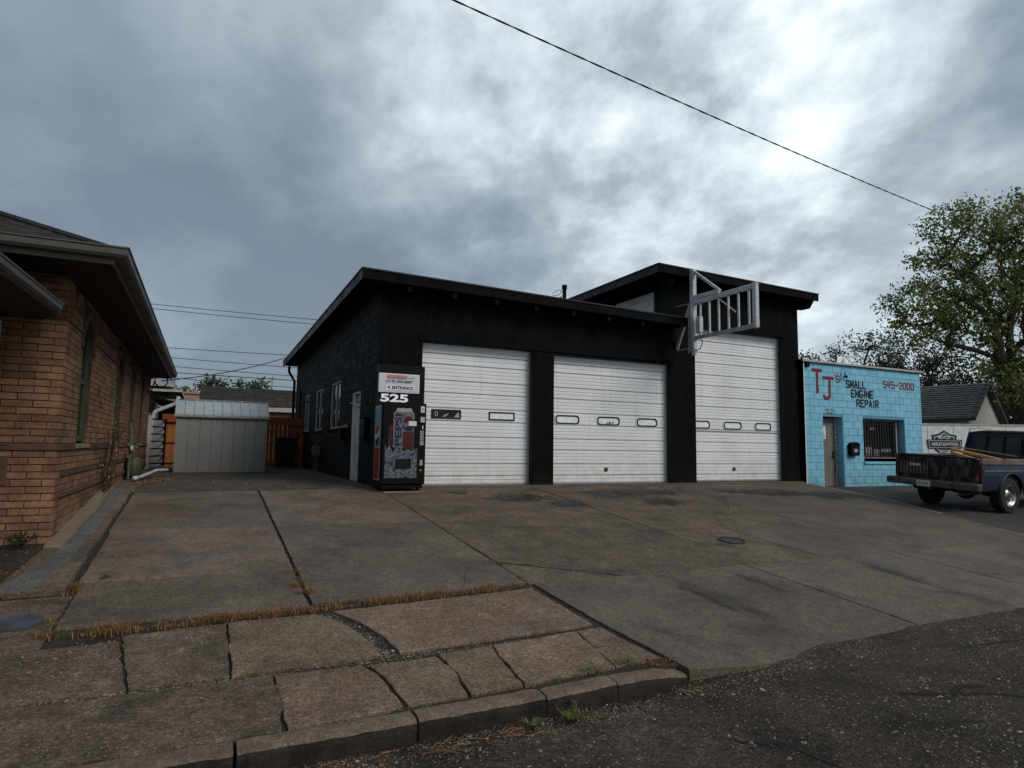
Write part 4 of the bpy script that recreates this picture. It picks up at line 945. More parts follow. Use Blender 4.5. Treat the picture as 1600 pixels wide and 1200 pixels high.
def stroke_text(s, x, z, cw, chh, gap, wt, m_, parent, name, y, slope=0.0):
    for ch in s:
        if ch == ' ': x += cw * .6; continue
        if ch in "1I": ww = cw * .35
        elif ch == "'": ww = cw * .3
        else: ww = cw
        q = MB(); k = 0
        for (a, b) in ST[ch]:
            p0 = Vector((x + a[0] * ww, z + a[1] * chh)); p1 = Vector((x + b[0] * ww, z + b[1] * chh)); d = (p1 - p0).normalized(); nr = Vector((-d.y, d.x)) * wt / 2
            p0 = p0 - d * wt * .3; p1 = p1 + d * wt * .3; yy = y - .0012 * (k % 4) ; k += 1
            q.add([(p.x, yt, p.y) for yt in (yy - .004, y) for p in (p0 + nr, p0 - nr, p1 - nr, p1 + nr)], [(0, 1, 2, 3), (0, 4, 5, 1), (1, 5, 6, 2), (2, 6, 7, 3), (3, 7, 4, 0)])
        q.build(name, m_, parent); x += ww + gap; z += slope * (ww + gap)
yl = BY - .0095
stroke_text('T', 15.77, 3.32, .37, .64, 0, .10, 'redpaint', shop, 'letter', yl)
stroke_text('J', 16.22, 3.16, .42, .60, 0, .10, 'redpaint', shop, 'letter', yl)
stroke_text("'", 16.69, 3.72, .12, .17, 0, .028, 'redpaint', shop, 'letter', yl)
stroke_text('S', 16.76, 3.66, .15, .19, 0, .038, 'redpaint', shop, 'letter', yl)
stroke_text("'", 16.97, 3.74, .12, .17, 0, .028, 'redpaint', shop, 'letter', yl)
stroke_text('SMALL', 17.21, 3.53, .125, .205, .062, .052, 'blackink', shop, 'letter', yl)
stroke_text('ENGINE', 17.43, 3.255, .125, .205, .062, .052, 'blackink', shop, 'letter', yl)
stroke_text('REPAIR', 17.65, 2.97, .125, .205, .065, .052, 'blackink', shop, 'letter', yl)
stroke_text('545-2000', 18.93, 3.61, .125, .20, .07, .045, 'maroonink', shop, 'digit', yl)
stroke_text('521', 16.31, 2.72, .10, .125, .055, .022, 'maroonink', shop, 'digit', yl)

# ================================================================== brick house (left)
HX, HY, HE = -1.54, 9.0, 21.9
hs = thing('brick_house', (HX, HY, .5), 'old red brick house with arched side windows, deep eaves and a brown gutter', 'house')
wins = [(10.15, 11.02), (13.95, 14.95), (16.45, 17.35), (18.9, 19.8)]
q = MB(); ya = HY + .012
for (a, b) in wins:
    q.box(HX - .25, HX, ya, a, .3, 3.62); q.box(HX - .25, HX, a, b, .3, 1.56); q.box(HX - .25, HX, a, b, 3.30, 3.62); ya = b
q.box(HX - .25, HX, ya, HE, .3, 3.62); q.box(-8, HX - .25, HY + .012, HY + .3, .3, 3.62)
q.box(-8, HX - .25, HE - .3, HE, .3, 3.62)
wl_ = q.build('wall', 'mortar', hs)
for (a, b) in wins:      # arched heads
    n = 10; c = (a + b) / 2; r = (b - a) / 2; z0 = 3.28 - r
    for sgn in (-1, 1):
        p = [(c + sgn * r, z0), (c + sgn * r, 3.30), (c, 3.30)] + [(c + sgn * r * math.sin(math.pi / 2 * i / n), z0 + r * math.cos(math.pi / 2 * i / n)) for i in range(0, n)]
        s_ = MB(); s_.prism(p, 'x', HX - .22, HX + .0); s_.build('arch_spandrel', 'brickdark', hs)
    for i in range(11):
        a0 = math.pi * i / 11 + .02; a1 = math.pi * (i + 1) / 11 - .02; r0 = r + .002; r1 = r + .15
        pp = [(c + r0 * math.cos(a0), z0 + r0 * math.sin(a0)), (c + r1 * math.cos(a0), z0 + r1 * math.sin(a0)), (c + r1 * math.cos(a1), z0 + r1 * math.sin(a1)), (c + r0 * math.cos(a1), z0 + r0 * math.sin(a1))]
        s_ = MB(); s_.prism(pp, 'x', HX - .02, HX + .022); s_.build('arch_brick', 'brickdark', hs)
    fr = MB(); fr.box(HX - .09, HX - .04, a, a + .08, 1.6, 3.26); fr.box(HX - .09, HX - .04, b - .08, b, 1.6, 3.26); fr.box(HX - .09, HX - .04, a + .08, b - .08, 1.6, 1.68); fr.box(HX - .085, HX - .045, a + .08, b - .08, 2.4, 2.46)
    wo_ = fr.build('window', 'greenpaint', hs)
    p = MB(); p.box(HX - .075, HX - .07, a + .05, b - .05, 1.65, 3.26); p.build('pane', 'glass', wo_)
    s_ = MB(); s_.cbox(HX - .2, HX + .05, a - .08, b + .08, 1.50, 1.565, .01); s_.build('sill', 'sillstone', wo_)
holes = [(a, b, 1.56, 3.30) for a, b in wins]
# arch rings claim space over the opening too
rest_h = [((a + b) / 2 - (b - a) / 2 - .15, (a + b) / 2 + (b - a) / 2 + .15, 3.28 - (b - a) / 2, 3.43) for a, b in wins]
CO = .082
blocks(hs, [dict(axis='x', at=HX, u0=HY + .0, u1=HE, z0=.42, z1=3.60, holes=holes + rest_h, sign=1),
            dict(axis='y', at=HY + .012, u0=-4.2, u1=HX + .013, z0=.42, z1=3.60, sign=-1)], .30, CO, 'brick', .014, name='brick', limit=300, jitter=.002, gap=.010)
# belt courses along the side and round the corner
for z0, z1, d, mm in ((1.49, 1.56, .035, 'brickdark'), (3.02, 3.07, .035, 'brickdark'), (1.18, 1.235, .03, 'brickdark'), (.93, .98, .045, 'brickdark')):
    q = MB()
    if 1.6 < z0: 
        ya = HY - .02
        for a, b in wins: q.box(HX, HX + d, ya, a - .15, z0, z1); ya = b + .15
        q.box(HX, HX + d, ya, HE, z0, z1)
    elif z0 > 1.4:
        ya = HY - .02
        for a, b in wins: q.box(HX, HX + d, ya, a - .082, z0, z1); ya = b + .082
        q.box(HX, HX + d, ya, HE, z0, z1)
    elif z0 < .5: q.box(HX, HX + d, HY - .02, HE, z0, z1)
    else: q.box(HX, HX + d, HY + .3, HE, z0, z1)
    if z0 > 1.4: q.box(-4.2, HX, HY - .022, HY + .012, z0, z1)
    q.build('belt_course', mm, hs)
for ya, yb2 in ((9.35, 10.0), (11.3, 13.6), (15.2, 16.2), (17.6, 18.7), (20.1, 21.6)):
    q = MB(); q.box(HX + .0, HX + .03, ya, yb2, 3.24, 3.27); q.box(HX, HX + .03, ya, yb2, 3.50, 3.53); q.box(HX, HX + .03, ya, ya + .03, 3.27, 3.50); q.box(HX, HX + .03, yb2 - .03, yb2, 3.27, 3.50); q.build('frieze_panel', 'brickdark', hs)
# recessed vents in the front base
for (x0, x1, z0, z1) in ((-3.2, -1.98, 1.1, 1.42), (-3.2, -2.05, .70, 1.0)):
    q = MB(); q.box(x0, x1, HY - .014, HY - .006, z0, z1); q.build('basement_panel', 'brickdark', hs)
# eaves, soffit, roof
EX, EY0, EY1, EZ = -.99, 8.08, 22.3, 3.66
q = MB(); q.box(HX, EX - .02, EY0 + .02, EY1, EZ - .10, EZ - .07); q.box(-8, HX, EY0 + .02, HY, EZ - .10, EZ - .07); q.build('soffit', 'soffit', hs)
q = MB(); q.box(HX, HX + .09, HY, HE, 3.50, EZ - .10); q.build('frieze_board', 'soffit', hs)
q = MB(); q.box(EX - .03, EX, EY0, EY1, EZ - .12, EZ + .04); q.box(-8, EX - .03, EY0, EY0 + .03, EZ - .12, EZ + .04); q.build('fascia', 'gutter', hs)
def gutter_prof(): return [(0, 0), (.10, 0), (.125, .03), (.13, .09), (.145, .10), (.145, .115), (.13, .118), (.118, .10), (.112, .04), (.09, .012), (0, .012)]
q = MB(); pr = gutter_prof(); n = len(pr); xg = EX; zg = EZ - .06
vs = [(xg + a, EY0 - a, zg + b) for a, b in pr] + [(xg + a, EY1, zg + b) for a, b in pr]
q.add(vs, [(i, (i + 1) % n, n + (i + 1) % n, n + i) for i in range(n)] + [tuple(range(n, 2 * n))])
q.build('gutter', 'gutter', hs)
q = MB(); vs = [(xg + a, EY0 - a, zg + b) for a, b in pr] + [(-8, EY0 - a, zg + b) for a, b in pr]
q.add(vs, [(i, (i + 1) % n, n + (i + 1) % n, n + i) for i in range(n)]); q.build('gutter', 'gutter', hs)
# hip roof with shingle courses (stuff)
RZ = 5.3; RXp = -4.6; RY0 = 11.7
q = MB(); q.add([(EX, EY0, EZ), (EX, EY1, EZ), (RXp, EY1 - 3.5, RZ), (RXp, RY0, RZ), (-8, RY0, RZ), (-8, EY0, EZ), (-8, EY1 - 3.5, RZ), (-8, EY1, EZ)],
      [(0, 1, 2, 3), (0, 3, 4, 5), (3, 2, 6, 4), (1, 7, 6, 2)]); rf = q.build('roof', 'shingle', hs)
q = MB()
def shingles(p0, p1, up, n, w0, th):   # p0->p1 eave line, up vector full slope; clip by hip: half width shrinks
    pass
for r in range(15):
    t0 = r / 22; t1 = (r + 1.3) / 22
    for side in (0, 1):
        if side == 0:
            A = Vector((EX, EY0, EZ)).lerp(Vector((RXp, RY0, RZ)), t0); A2 = Vector((EX, EY0, EZ)).lerp(Vector((RXp, RY0, RZ)), t1)
            B = Vector((-8, EY0, EZ)).lerp(Vector((-8, RY0, RZ)), t0); B2 = Vector((-8, EY0, EZ)).lerp(Vector((-8, RY0, RZ)), t1); nn = 24
        else:
            A = Vector((EX, EY0, EZ)).lerp(Vector((RXp, RY0, RZ)), t0); A2 = Vector((EX, EY0, EZ)).lerp(Vector((RXp, RY0, RZ)), t1)
            B = Vector((EX, EY1, EZ)).lerp(Vector((RXp, EY1 - 3.5, RZ)), t0); B2 = Vector((EX, EY1, EZ)).lerp(Vector((RXp, EY1 - 3.5, RZ)), t1); nn = 44
        for k in range(nn):
            a = A.lerp(B, k / nn + .0004); b = A.lerp(B, (k + 1) / nn - .0004); c = A2.lerp(B2, (k + 1) / nn - .0004); d = A2.lerp(B2, k / nn + .0004)
            up_ = Vector((0, 0, .040 + random.uniform(0, .008))); 
            vs = [a + up_, b + up_, c + Vector((0, 0, .018)), d + Vector((0, 0, .018)), a + Vector((0, 0, .004)), b + Vector((0, 0, .004))]
            q.add(vs, [(0, 1, 2, 3), (0, 4, 5, 1)])
o = q.build('shingle', 'shingle', rf); o['kind'] = 'stuff'
q = MB(); a = Vector((EX + .02, EY0 - .02, EZ + .03)); b = Vector((RXp, RY0, RZ + .05)); q.tube([a, b], .045, 6); q.build('hip_cap', 'shingle', rf)
# front porch: roof with gutter
ph = MB(); PG = [(-1.60, 6.2), (-1.50, 8.2)]
ph.add([(-1.62, 4.9, 2.98), (-1.50, 8.15, 3.03), (-1.75, 8.95, 3.30), (-3.2, 8.95, 3.75), (-4.6, 6.6, 3.85), (-4.6, 4.9, 3.0),
        (-1.62, 4.9, 2.93), (-1.50, 8.15, 2.98), (-1.75, 8.95, 3.0), (-3.2, 8.95, 3.0), (-4.6, 6.6, 3.0), (-4.6, 4.9, 2.95)],
       [(0, 1, 2, 3, 4), (0, 4, 5), (6, 7, 8, 9, 10, 11), (0, 6, 7, 1), (1, 7, 8, 2), (5, 11, 6, 0)])
porch = ph.build('porch_roof', 'soffit', hs)
q = MB(); n = len(pr)
vs = [(-1.62 + a * .8, 4.9, 2.93 + b * .75) for a, b in pr] + [(-1.53 + a * .7, 8.15, 2.975 + b * .75) for a, b in pr]
q.add(vs, [(i, (i + 1) % n, n + (i + 1) % n, n + i) for i in range(n)] + [tuple(range(n, 2 * n)), tuple(range(n))]); q.build('gutter', 'gutter', porch)
q = MB()
for k in range(3): q.box(-2.05 + .1 * k, -1.66 - .02 * k, HY - .16 - .05 * k, HY - .015, 3.09 + k * .055, 3.14 + k * .055)
q.build('flashing', 'tin', porch)
q = MB(); q.cbox(-2.3, -2.12, 8.7, 8.88, .6, 2.95, .015); q.build('porch_post', 'offwhite', porch)
# gutter brackets / wires coil, downpipe, meter on the house rear corner
cw = thing('wire_coil', (-1.3, 21.5, 3.2), 'coil of black cable hanging at the rear eave of the brick house', 'cable coil')
q = MB(); 
for k in range(3): q.tube([(-1.25 + .17 * math.cos(a_), 21.75 + .03 * k, 3.42 + .17 * math.sin(a_) + .01 * k) for a_ in [2 * math.pi * i / 20 for i in range(21)]], .016, 5)
q.tube([(-1.42, 21.75, 3.42), (-1.5, 21.8, 3.1), (-1.45, 21.7, 2.4)], .02, 5); q.build('coil', 'wire', cw)
dp = thing('drain_pipe', (-.9, 15.3, .8), 'white plastic drain pipe lying bent on the ground beside the shed', 'pipe')
q = MB(); q.tube([(-1.23, 15.2, .86), (-1.17, 15.7, .86), (-1.05, 16.9, .90), (-.98, 17.6, .93), (-.75, 17.8, .93)], .036, 10); q.build('pipe', 'pvc', dp, smooth=True)
q = MB(); q.tube([(-1.235, 15.16, .86), (-1.19, 15.42, .86)], .045, 10); q.build('elbow', 'pvc', dp, smooth=True)
dg_ = thing('utility_meter', (-1.4, 16.0, 1.0), 'olive utility tank with grey meter pipes against the brick house', 'meter')
q = MB(); q.tube([(-1.36, 16.3, .82), (-1.36, 16.3, .88), (-1.36, 16.3, 1.2), (-1.36, 16.3, 1.27)], [.12, .17, .17, .08], 12); q.build('tank', 'olive', dg_, smooth=True)
q = MB(); q.tube([(-1.42, 16.0, .8), (-1.42, 16.0, 1.9), (-1.45, 16.0, 2.0)], .025, 6); q.tube([(-1.42, 16.0, 1.35), (-1.38, 16.3, 1.35)], .025, 6); q.tube([(-1.42, 16.0, 1.48), (-1.30, 16.2, 1.48)], .03, 6); q.build('pipe', 'meter', dg_)
q = MB(); q.disc((-1.40, 15.95, 1.45), (1, 0, .1), .07, .05, 12); q.build('dial', 'galv', dg_)

# ================================================================== yard: shed, fence, gate, bins
shd = thing('garden_shed', (.45, 19.9, .76), 'small grey metal garden shed with a pale ribbed roof', 'shed')
SX0, SX1, SY0, SY1, SZ0, SZ1 = -.70, 1.63, 19.8, 21.4, .76, 2.36
q = MB(); q.box(SX0 + .02, SX1 - .02, SY0 + .02, SY1, SZ0, SZ1 + .05); q.build('wall', 'shed', shd)
np_ = 8; pw = (SX1 - SX0) / np_
for k in range(np_):
    q = MB(); x = SX0 + k * pw; q.prism([(x + .004, SY0 + .02), (x + .014, SY0 + .006), (x + pw - .014, SY0 + .006), (x + pw - .004, SY0 + .02)], 'z', SZ0 + .05, SZ1); q.build('panel', 'shed', shd)
q = MB(); q.box(SX0, SX1, SY0 - .002, SY0 + .02, SZ0, SZ0 + .045); q.box(SX0 - .01, SX0 + .03, SY0 - .004, SY0 + .02, SZ0 + .045, SZ1); q.box(SX1 - .03, SX1 + .01, SY0 - .004, SY0 + .02, SZ0 + .045, SZ1); q.build('corner_trim', 'shed', shd)
ra = Vector((0, SY0 - .06, SZ1 - .0)); rb = Vector((0, 20.6, 2.82)); rc = Vector((0, SY1 + .06, SZ1))
q = MB(); q.add([(SX0 - .05, ra.y, ra.z), (SX1 + .05, ra.y, ra.z), (SX1 + .02, rb.y, rb.z), (SX0 - .02, rb.y, rb.z), (SX1 + .05, rc.y, rc.z), (SX0 - .05, rc.y, rc.z)], [(0, 1, 2, 3), (3, 2, 4, 5), (0, 3, 5), (1, 4, 2)])
srf = q.build('roof', 'shedroof', shd)
for k in range(11):
    x = SX0 - .04 + k * (SX1 - SX0 + .08) / 10; q = MB(); q.bar((x, ra.y, ra.z + .015), (x + (rb.y - ra.y) * .0, rb.y, rb.z + .015), .03, .03); q.build('rib', 'shedroof', srf)
q = MB(); q.box(SX0 - .06, SX1 + .06, ra.y - .02, ra.y, ra.z - .05, ra.z + .012); q.build('eave_trim', 'galvdk', srf)
q = MB(); q.bar((SX0 - .04, rb.y, rb.z + .02), (SX1 + .04, rb.y, rb.z + .02), .06, .02); q.build('ridge_cap', 'galvdk', srf)
fn = thing('wooden_fence', (-1.1, 23.5, .76), 'orange brown cedar board fence across the yard behind the shed', 'fence')
x = -1.22; k = 0
q0 = None
while x < 3.12:
    if q0 is None:
        q = MB(); q.cbox(0, .135, 0, .02, 0, 1.58, .003); q0 = q.build('board', 'fence', fn, local=True); me0 = q0.data; q0.location = Vector((x, 23.5, .8)) - org(fn)
    else: inst('board', me0, (x, 23.5 + random.uniform(-.004, .004), .8 + random.uniform(-.01, .01)), fn)
    x += .142
q = MB(); q.box(-1.24, 3.12, 23.40, 23.49, 2.26, 2.52); q.build('top_board', 'fencecap', fn)
q = MB(); q.box(-1.24, 3.12, 23.44, 23.49, 1.6, 1.69); q.box(-1.24, 3.12, 23.44, 23.49, .95, 1.04); q.build('rail', 'fence', fn)
q = MB(); q.box(1.9, 3.1, 23.3, 23.39, 2.02, 2.08); q.build('rail', 'fencecap', fn)
gt = thing('metal_gate', (-1.4, 21.6, .76), 'narrow black gate with horizontal bars beside the rear of the brick house', 'gate')
q = MB(); q.box(-1.50, -1.46, 21.98, 22.0, .8, 2.35); q.bar((-1.50, 22.0, .85), (-1.50, 22.0, 2.4), .05); q.bar((-1.12, 23.2, .85), (-1.12, 23.2, 2.35), .05); q.build('frame', 'black', gt)
for k in range(7): q = MB(); z = .95 + k * .225; q.bar((-1.50, 22.0, z), (-1.12, 23.2, z), .04, .04); q.build('bar', 'black', gt)
q = MB(); q.box(-1.47, -1.14, 23.2, 23.25, .85, 2.3); q.build('mesh_panel', 'galvdk', gt)
gp = thing('gate_post', (-1.5, 21.9, .76), 'white post standing between the brick house and the black gate', 'post')
q = MB(); q.cbox(-1.56, -1.44, 21.92, 22.04, .76, 2.42, .01); q.cbox(-1.58, -1.42, 21.90, 22.06, 2.42, 2.46, .01); q.build('post', 'pvc', gp)
bn = thing('rubbish_bin', (2.6, 23, .76), 'black wheeled rubbish bin in the dark corner behind the garage side wall', 'bin')
q = MB(); vs = []
q.prism([(2.25, .85), (2.75, .85), (2.82, 1.75), (2.18, 1.75)], 'y', 22.3, 22.85); q.build('body', 'vblack', bn)
q = MB(); q.cbox(2.15, 2.85, 22.24, 22.9, 1.75, 1.82, .02); q.build('lid', 'vblack', bn)
for x in (2.28, 2.68): q = MB(); q.tube([(x, 22.9, .87), (x + .06, 22.9, .87)], .1, 12); q.build('wheel', 'tyre', bn)
gm = thing('gas_meter', (3.0, 19.5, 1.0), 'grey gas meter with pipes low on the black side wall', 'meter')
q = MB(); q.cbox(2.92, 3.12, 19.4, 19.75, 1.25, 1.55, .03); q.build('meter_body', 'meter', gm)
q = MB(); q.tube([(3.02, 19.45, .8), (3.02, 19.45, 1.25)], .025, 8); q.tube([(3.02, 19.7, 1.55), (3.02, 19.7, 1.68), (3.15, 19.7, 1.7)], .025, 8); q.tube([(3.02, 19.9, .8), (3.02, 19.9, 1.3), (3.02, 19.7, 1.4)], .025, 8); q.build('pipe', 'meter', gm)
q = MB(); q.disc((2.91, 19.57, 1.42), (-1, 0, 0), .05, .02, 14); q.build('dial', 'galv', gm)
wm_ = thing('wall_mailbox', (3.1, 16.2, 1.7), 'black mailbox on the dark side wall left of the white side door', 'mailbox')
q = MB(); q.cbox(3.0, 3.158, 15.85, 16.2, 1.72, 2.05, .015); q.build('box', 'vblack', wm_)
q = MB(); q.add([(2.97, 15.83, 2.03), (3.158, 15.83, 2.10), (3.158, 16.22, 2.10), (2.97, 16.22, 2.03), (2.97, 15.83, 2.02), (3.158, 15.83, 2.02), (3.158, 16.22, 2.02), (2.97, 16.22, 2.02)], [(0, 1, 2, 3), (0, 4, 5, 1), (3, 2, 6, 7), (0, 3, 7, 4), (4, 7, 6, 5)]); q.build('lid', 'galvdk', wm_)
lb = thing('wall_box', (3.1, 14.0, 1.8), 'small black utility box on the side wall between the white door and the vending machine', 'box')
q = MB(); q.cbox(3.06, 3.158, 13.6, 14.1, 1.72, 2.18, .012); q.build('case', 'vblack', lb)
q = MB(); q.box(3.05, 3.16, 13.58, 14.12, 2.18, 2.20); q.build('lid', 'black', lb)

# ================================================================== far buildings, left background
def house_box(name, label, x0, x1, y0, y1, z0, z1, ridge, wallm, roofm, along='x', group=None, courses=0, over=.3, cat='house'):
    t_ = thing(name, ((x0 + x1) / 2, (y0 + y1) / 2, z0), label, cat, group)
    q = MB(); q.box(x0, x1, y0, y1, z0, z1)
    ym_ = (y0 + y1) / 2; xm_ = (x0 + x1) / 2
    if ridge:
        if along == 'x': q.prism([(y0, z1), (y1, z1), (ym_, ridge - .05)], 'x', x0, x1)
        else: q.prism([(x0, z1), (x1, z1), (xm_, ridge - .05)], 'y', y0, y1)
    q.build('wall', wallm, t_)
    if ridge:
        q = MB(); q2 = MB(); th = .12; o_ = over
        if along == 'x':
            for s_ in (-1, 1):
                ye = ym_ + s_ * ((y1 - y0) / 2 + o_); ze = z1 - (ridge - z1) * o_ / ((y1 - y0) / 2)
                q.add([(x0 - o_, ye, ze), (x1 + o_, ye, ze), (x1 + o_, ym_, ridge), (x0 - o_, ym_, ridge), (x0 - o_, ye, ze - th), (x1 + o_, ye, ze - th), (x1 + o_, ym_, ridge - th), (x0 - o_, ym_, ridge - th)],
                      [(0, 1, 2, 3), (7, 6, 5, 4), (0, 4, 5, 1), (1, 5, 6, 2), (3, 7, 4, 0)])
                if courses and s_ == -1:
                    for r in range(courses):
                        a = r / courses; b = (r + 1) / courses; nn = int((x1 - x0) / .5); 
                        for k in range(nn):
                            xa = lerp(x0 - o_, x1 + o_, (k + random.uniform(-.1, .1)) / nn); xb = lerp(x0 - o_, x1 + o_, (k + .96) / nn)
                            ya_, za_ = lerp(ye, ym_, a), lerp(ze, ridge, a); yb_, zb_ = lerp(ye, ym_, b), lerp(ze, ridge, b); u = .04 + random.uniform(0, .02)
                            q2.add([(xa, ya_, za_ + u), (xb, ya_, za_ + u), (xb, yb_, zb_ + .01), (xa, yb_, zb_ + .01), (xa, ya_, za_), (xb, ya_, za_)], [(0, 1, 2, 3), (0, 4, 5, 1)])
        else:
            for s_ in (-1, 1):
                xe = xm_ + s_ * ((x1 - x0) / 2 + o_); ze = z1 - (ridge - z1) * o_ / ((x1 - x0) / 2)
                q.add([(xe, y0 - o_, ze), (xe, y1 + o_, ze), (xm_, y1 + o_, ridge), (xm_, y0 - o_, ridge), (xe, y0 - o_, ze - th), (xe, y1 + o_, ze - th), (xm_, y1 + o_, ridge - th), (xm_, y0 - o_, ridge - th)],
                      [(0, 1, 2, 3), (7, 6, 5, 4), (0, 4, 5, 1), (1, 5, 6, 2), (3, 7, 4, 0)])
        rf = q.build('roof', roofm, t_)
        if q2.v: o = q2.build('shingle', roofm, rf); o['kind'] = 'stuff'
    return t_
nh = house_box('neighbour_house', 'low house with a grey shingled roof and white eave board behind the wooden fence', -.05, 9, 35.5, 43, .7, 3.5, 4.72, 'pink', 'shingle', 'x', courses=12, over=.25)
q = MB(); q.box(-.9, 9.3, 35.12, 35.16, 3.25, 3.47); q.build('eave_board', 'offwhite', nh)
for x in (1.2, 4.0): 
    q = MB(); q.box(x, x + 1.2, 35.45, 35.5, 1.9, 2.9); q.build('window', 'glass', nh)
pb = thing('pink_building', (-1, 47, .7), 'flat roofed tan stucco building peeking over the shed', 'building')
q = MB(); q.box(-3.2, .3, 46.5, 52, .7, 4.9); q.build('wall', 'pink', pb)
q = MB()
for k in range(9): q.box(-3.2 + k * .4, -3.0 + k * .4, 46.4, 46.8, 4.9, 5.04)
q.box(-3.25, .35, 46.4, 46.55, 4.78, 4.9); q.build('parapet', 'pink', pb)
q = MB(); q.box(-1.5, -.7, 46.46, 46.5, 4.1, 4.45); q.build('window', 'glass', pb)
gb = thing('grey_house', (-3.5, 31, .7), 'tall grey blue sided house behind the brick house, with white pipes', 'house')
q = MB(); q.box(-7, -2.05, 29, 35, .7, 4.7); q.build('wall', 'siding', gb)
for k in range(18):
    q = MB(); q.box(-7, -2.03, 28.975, 29.0, .9 + k * .21, 1.09 + k * .21); q.build('siding_board', 'siding', gb)
q = MB(); q.box(-2.05, -1.35, 29.3, 34, 3.9, 4.85); q.build('upper_bay', 'siding', gb)
q = MB(); q.box(-2.1, -.9, 28.8, 34, 3.62, 3.72); q.box(-2.3, -1.2, 28.7, 34, 3.82, 3.9); q.build('bay_roof', 'offwhite', gb)
q = MB(); q.add([(-1.9, 27.6, 3.35), (-.5, 27.6, 3.05), (-.5, 33, 3.05), (-1.9, 33, 3.35), (-1.9, 27.6, 3.27), (-.5, 27.6, 2.97), (-.5, 33, 2.97), (-1.9, 33, 3.27)], [(0, 1, 2, 3), (7, 6, 5, 4), (0, 4, 5, 1), (1, 5, 6, 2), (3, 7, 4, 0)]); q.build('lean_to_roof', 'roofblack', gb)
q = MB(); q.tube([(-.95, 27.4, 3.35), (-1.0, 27.4, 3.1), (-1.70, 27.4, 2.75), (-1.76, 27.4, 2.6), (-1.76, 27.4, .8)], .07, 8); q.build('downpipe', 'pvc', gb, smooth=True)
q = MB(); q.box(-1.7, -.6, 29.0, 29.05, .8, 3.0); q.build('shed_wall', 'darkgap', gb)
q = MB(); q.box(-.95, -.5, 28.5, 28.9, 2.3, 2.95); q.build('cream_crate', 'offwhite', gb)

# ================================================================== right: trailer, house
trl = thing('cargo_trailer', (24, 15, .35), 'long white enclosed trailer with a black winged shield emblem, parked behind the truck', 'trailer', rz=math.atan2(-1.68, 3.48))
TZ = .0
def tl(q, nm, m_, par=None): return q.build(nm, m_, par or trl, local=True)
q = MB(); q.cbox(-1.6, 6.6, 0, 2.4, .35, 2.36, .05); bdy = tl(q, 'body', 'white')
q = MB(); q.box(-1.62, 6.62, -.015, .03, 2.30, 2.375); tl(q, 'top_rail', 'offwhite')
q = MB(); q.box(-1.62, 6.62, -.02, .02, .30, .42); tl(q, 'bottom_rail', 'galvdk')
for k in range(9):
    q = MB(); x = -1.5 + k * .98; q.box(x, x + .012, -.006, .0, .42, 2.3); tl(q, 'panel_seam', 'galvdk')
for k, x in enumerate((3.0, 3.9)):
    q = MB(); q.tube([(x, .02, .36), (x, .26, .36)], .36, 24); wh = tl(q, 'wheel', 'tyre'); q = MB(); q.tube([(x, -.0, .36), (x, .02, .36)], .2, 20); tl(q, 'rim', 'galv', wh)
q = MB(); q.box(2.05, 2.85, -.012, .0, 1.30, 2.22); sd_ = tl(q, 'side_door', 'offwhite'); q = MB(); q.box(2.09, 2.81, -.016, -.012, 1.34, 2.18); tl(q, 'door_skin', 'white', sd_)
q = MB(); q.box(-2.6, -1.6, 1.15, 1.25, .40, .50); tl(q, 'tongue', 'iron')
# winged shield emblem
em = MB(); 
def poly_y(pts, y0, y1): 
    m_b = MB(); m_b.prism(pts, 'y', y0, y1); return m_b
ex, ez = 1.08, 1.60
sh = [(-.42, .38), (-.2, .44), (0, .60), (.2, .44), (.42, .38), (.38, .16), (.38, -.1), (.30, -.28), (.12, -.44), (0, -.62), (-.12, -.44), (-.30, -.28), (-.38, -.1), (-.38, .16)]
tl(poly_y([(ex + a * 1.15, ez + b * .86) for a, b in sh], -.012, -.007), 'emblem_shield', 'blackink')
tl(poly_y([(ex + a * .93, ez + b * .72) for a, b in sh], -.015, -.012), 'emblem_inner', 'white')
tl(poly_y([(ex + a * .86, ez + b * .66) for a, b in sh], -.018, -.015), 'emblem_field', 'blackink')
tl(poly_y([(ex - .62, ez - .17), (ex + .62, ez - .17), (ex + .66, ez + .17), (ex - .66, ez + .17)], -.022, -.018), 'emblem_bar', 'blackink')
tl(poly_y([(ex - .58, ez - .14), (ex + .58, ez - .14), (ex + .61, ez + .14), (ex - .61, ez + .14)], -.024, -.022), 'emblem_bar_rim', 'galv')
tl(poly_y([(ex - .55, ez - .115), (ex + .55, ez - .115), (ex + .58, ez + .115), (ex - .58, ez + .115)], -.026, -.024), 'emblem_bar_field', 'blackink')
text('HARLEY-DAVIDSON', (.98, .13), (ex - .49, -.027, ez - .065), 'white', trl, 'emblem_lettering', local=True, ext=.002, bold=.02)
text('MOTOR', (.46, .12), (ex - .23, -.019, ez + .19), 'white', trl, 'emblem_lettering', local=True, ext=.002, bold=.02)
text('CYCLES', (.40, .12), (ex - .20, -.019, ez - .33), 'white', trl, 'emblem_lettering', local=True, ext=.002, bold=.02)
# gabled house behind
rh = thing('gabled_house', (36, 20.5, .3), 'pale house with a grey shingled gable roof behind the white trailer', 'house', rz=math.atan2(-2.66, .89) + math.pi / 2 - R(6))
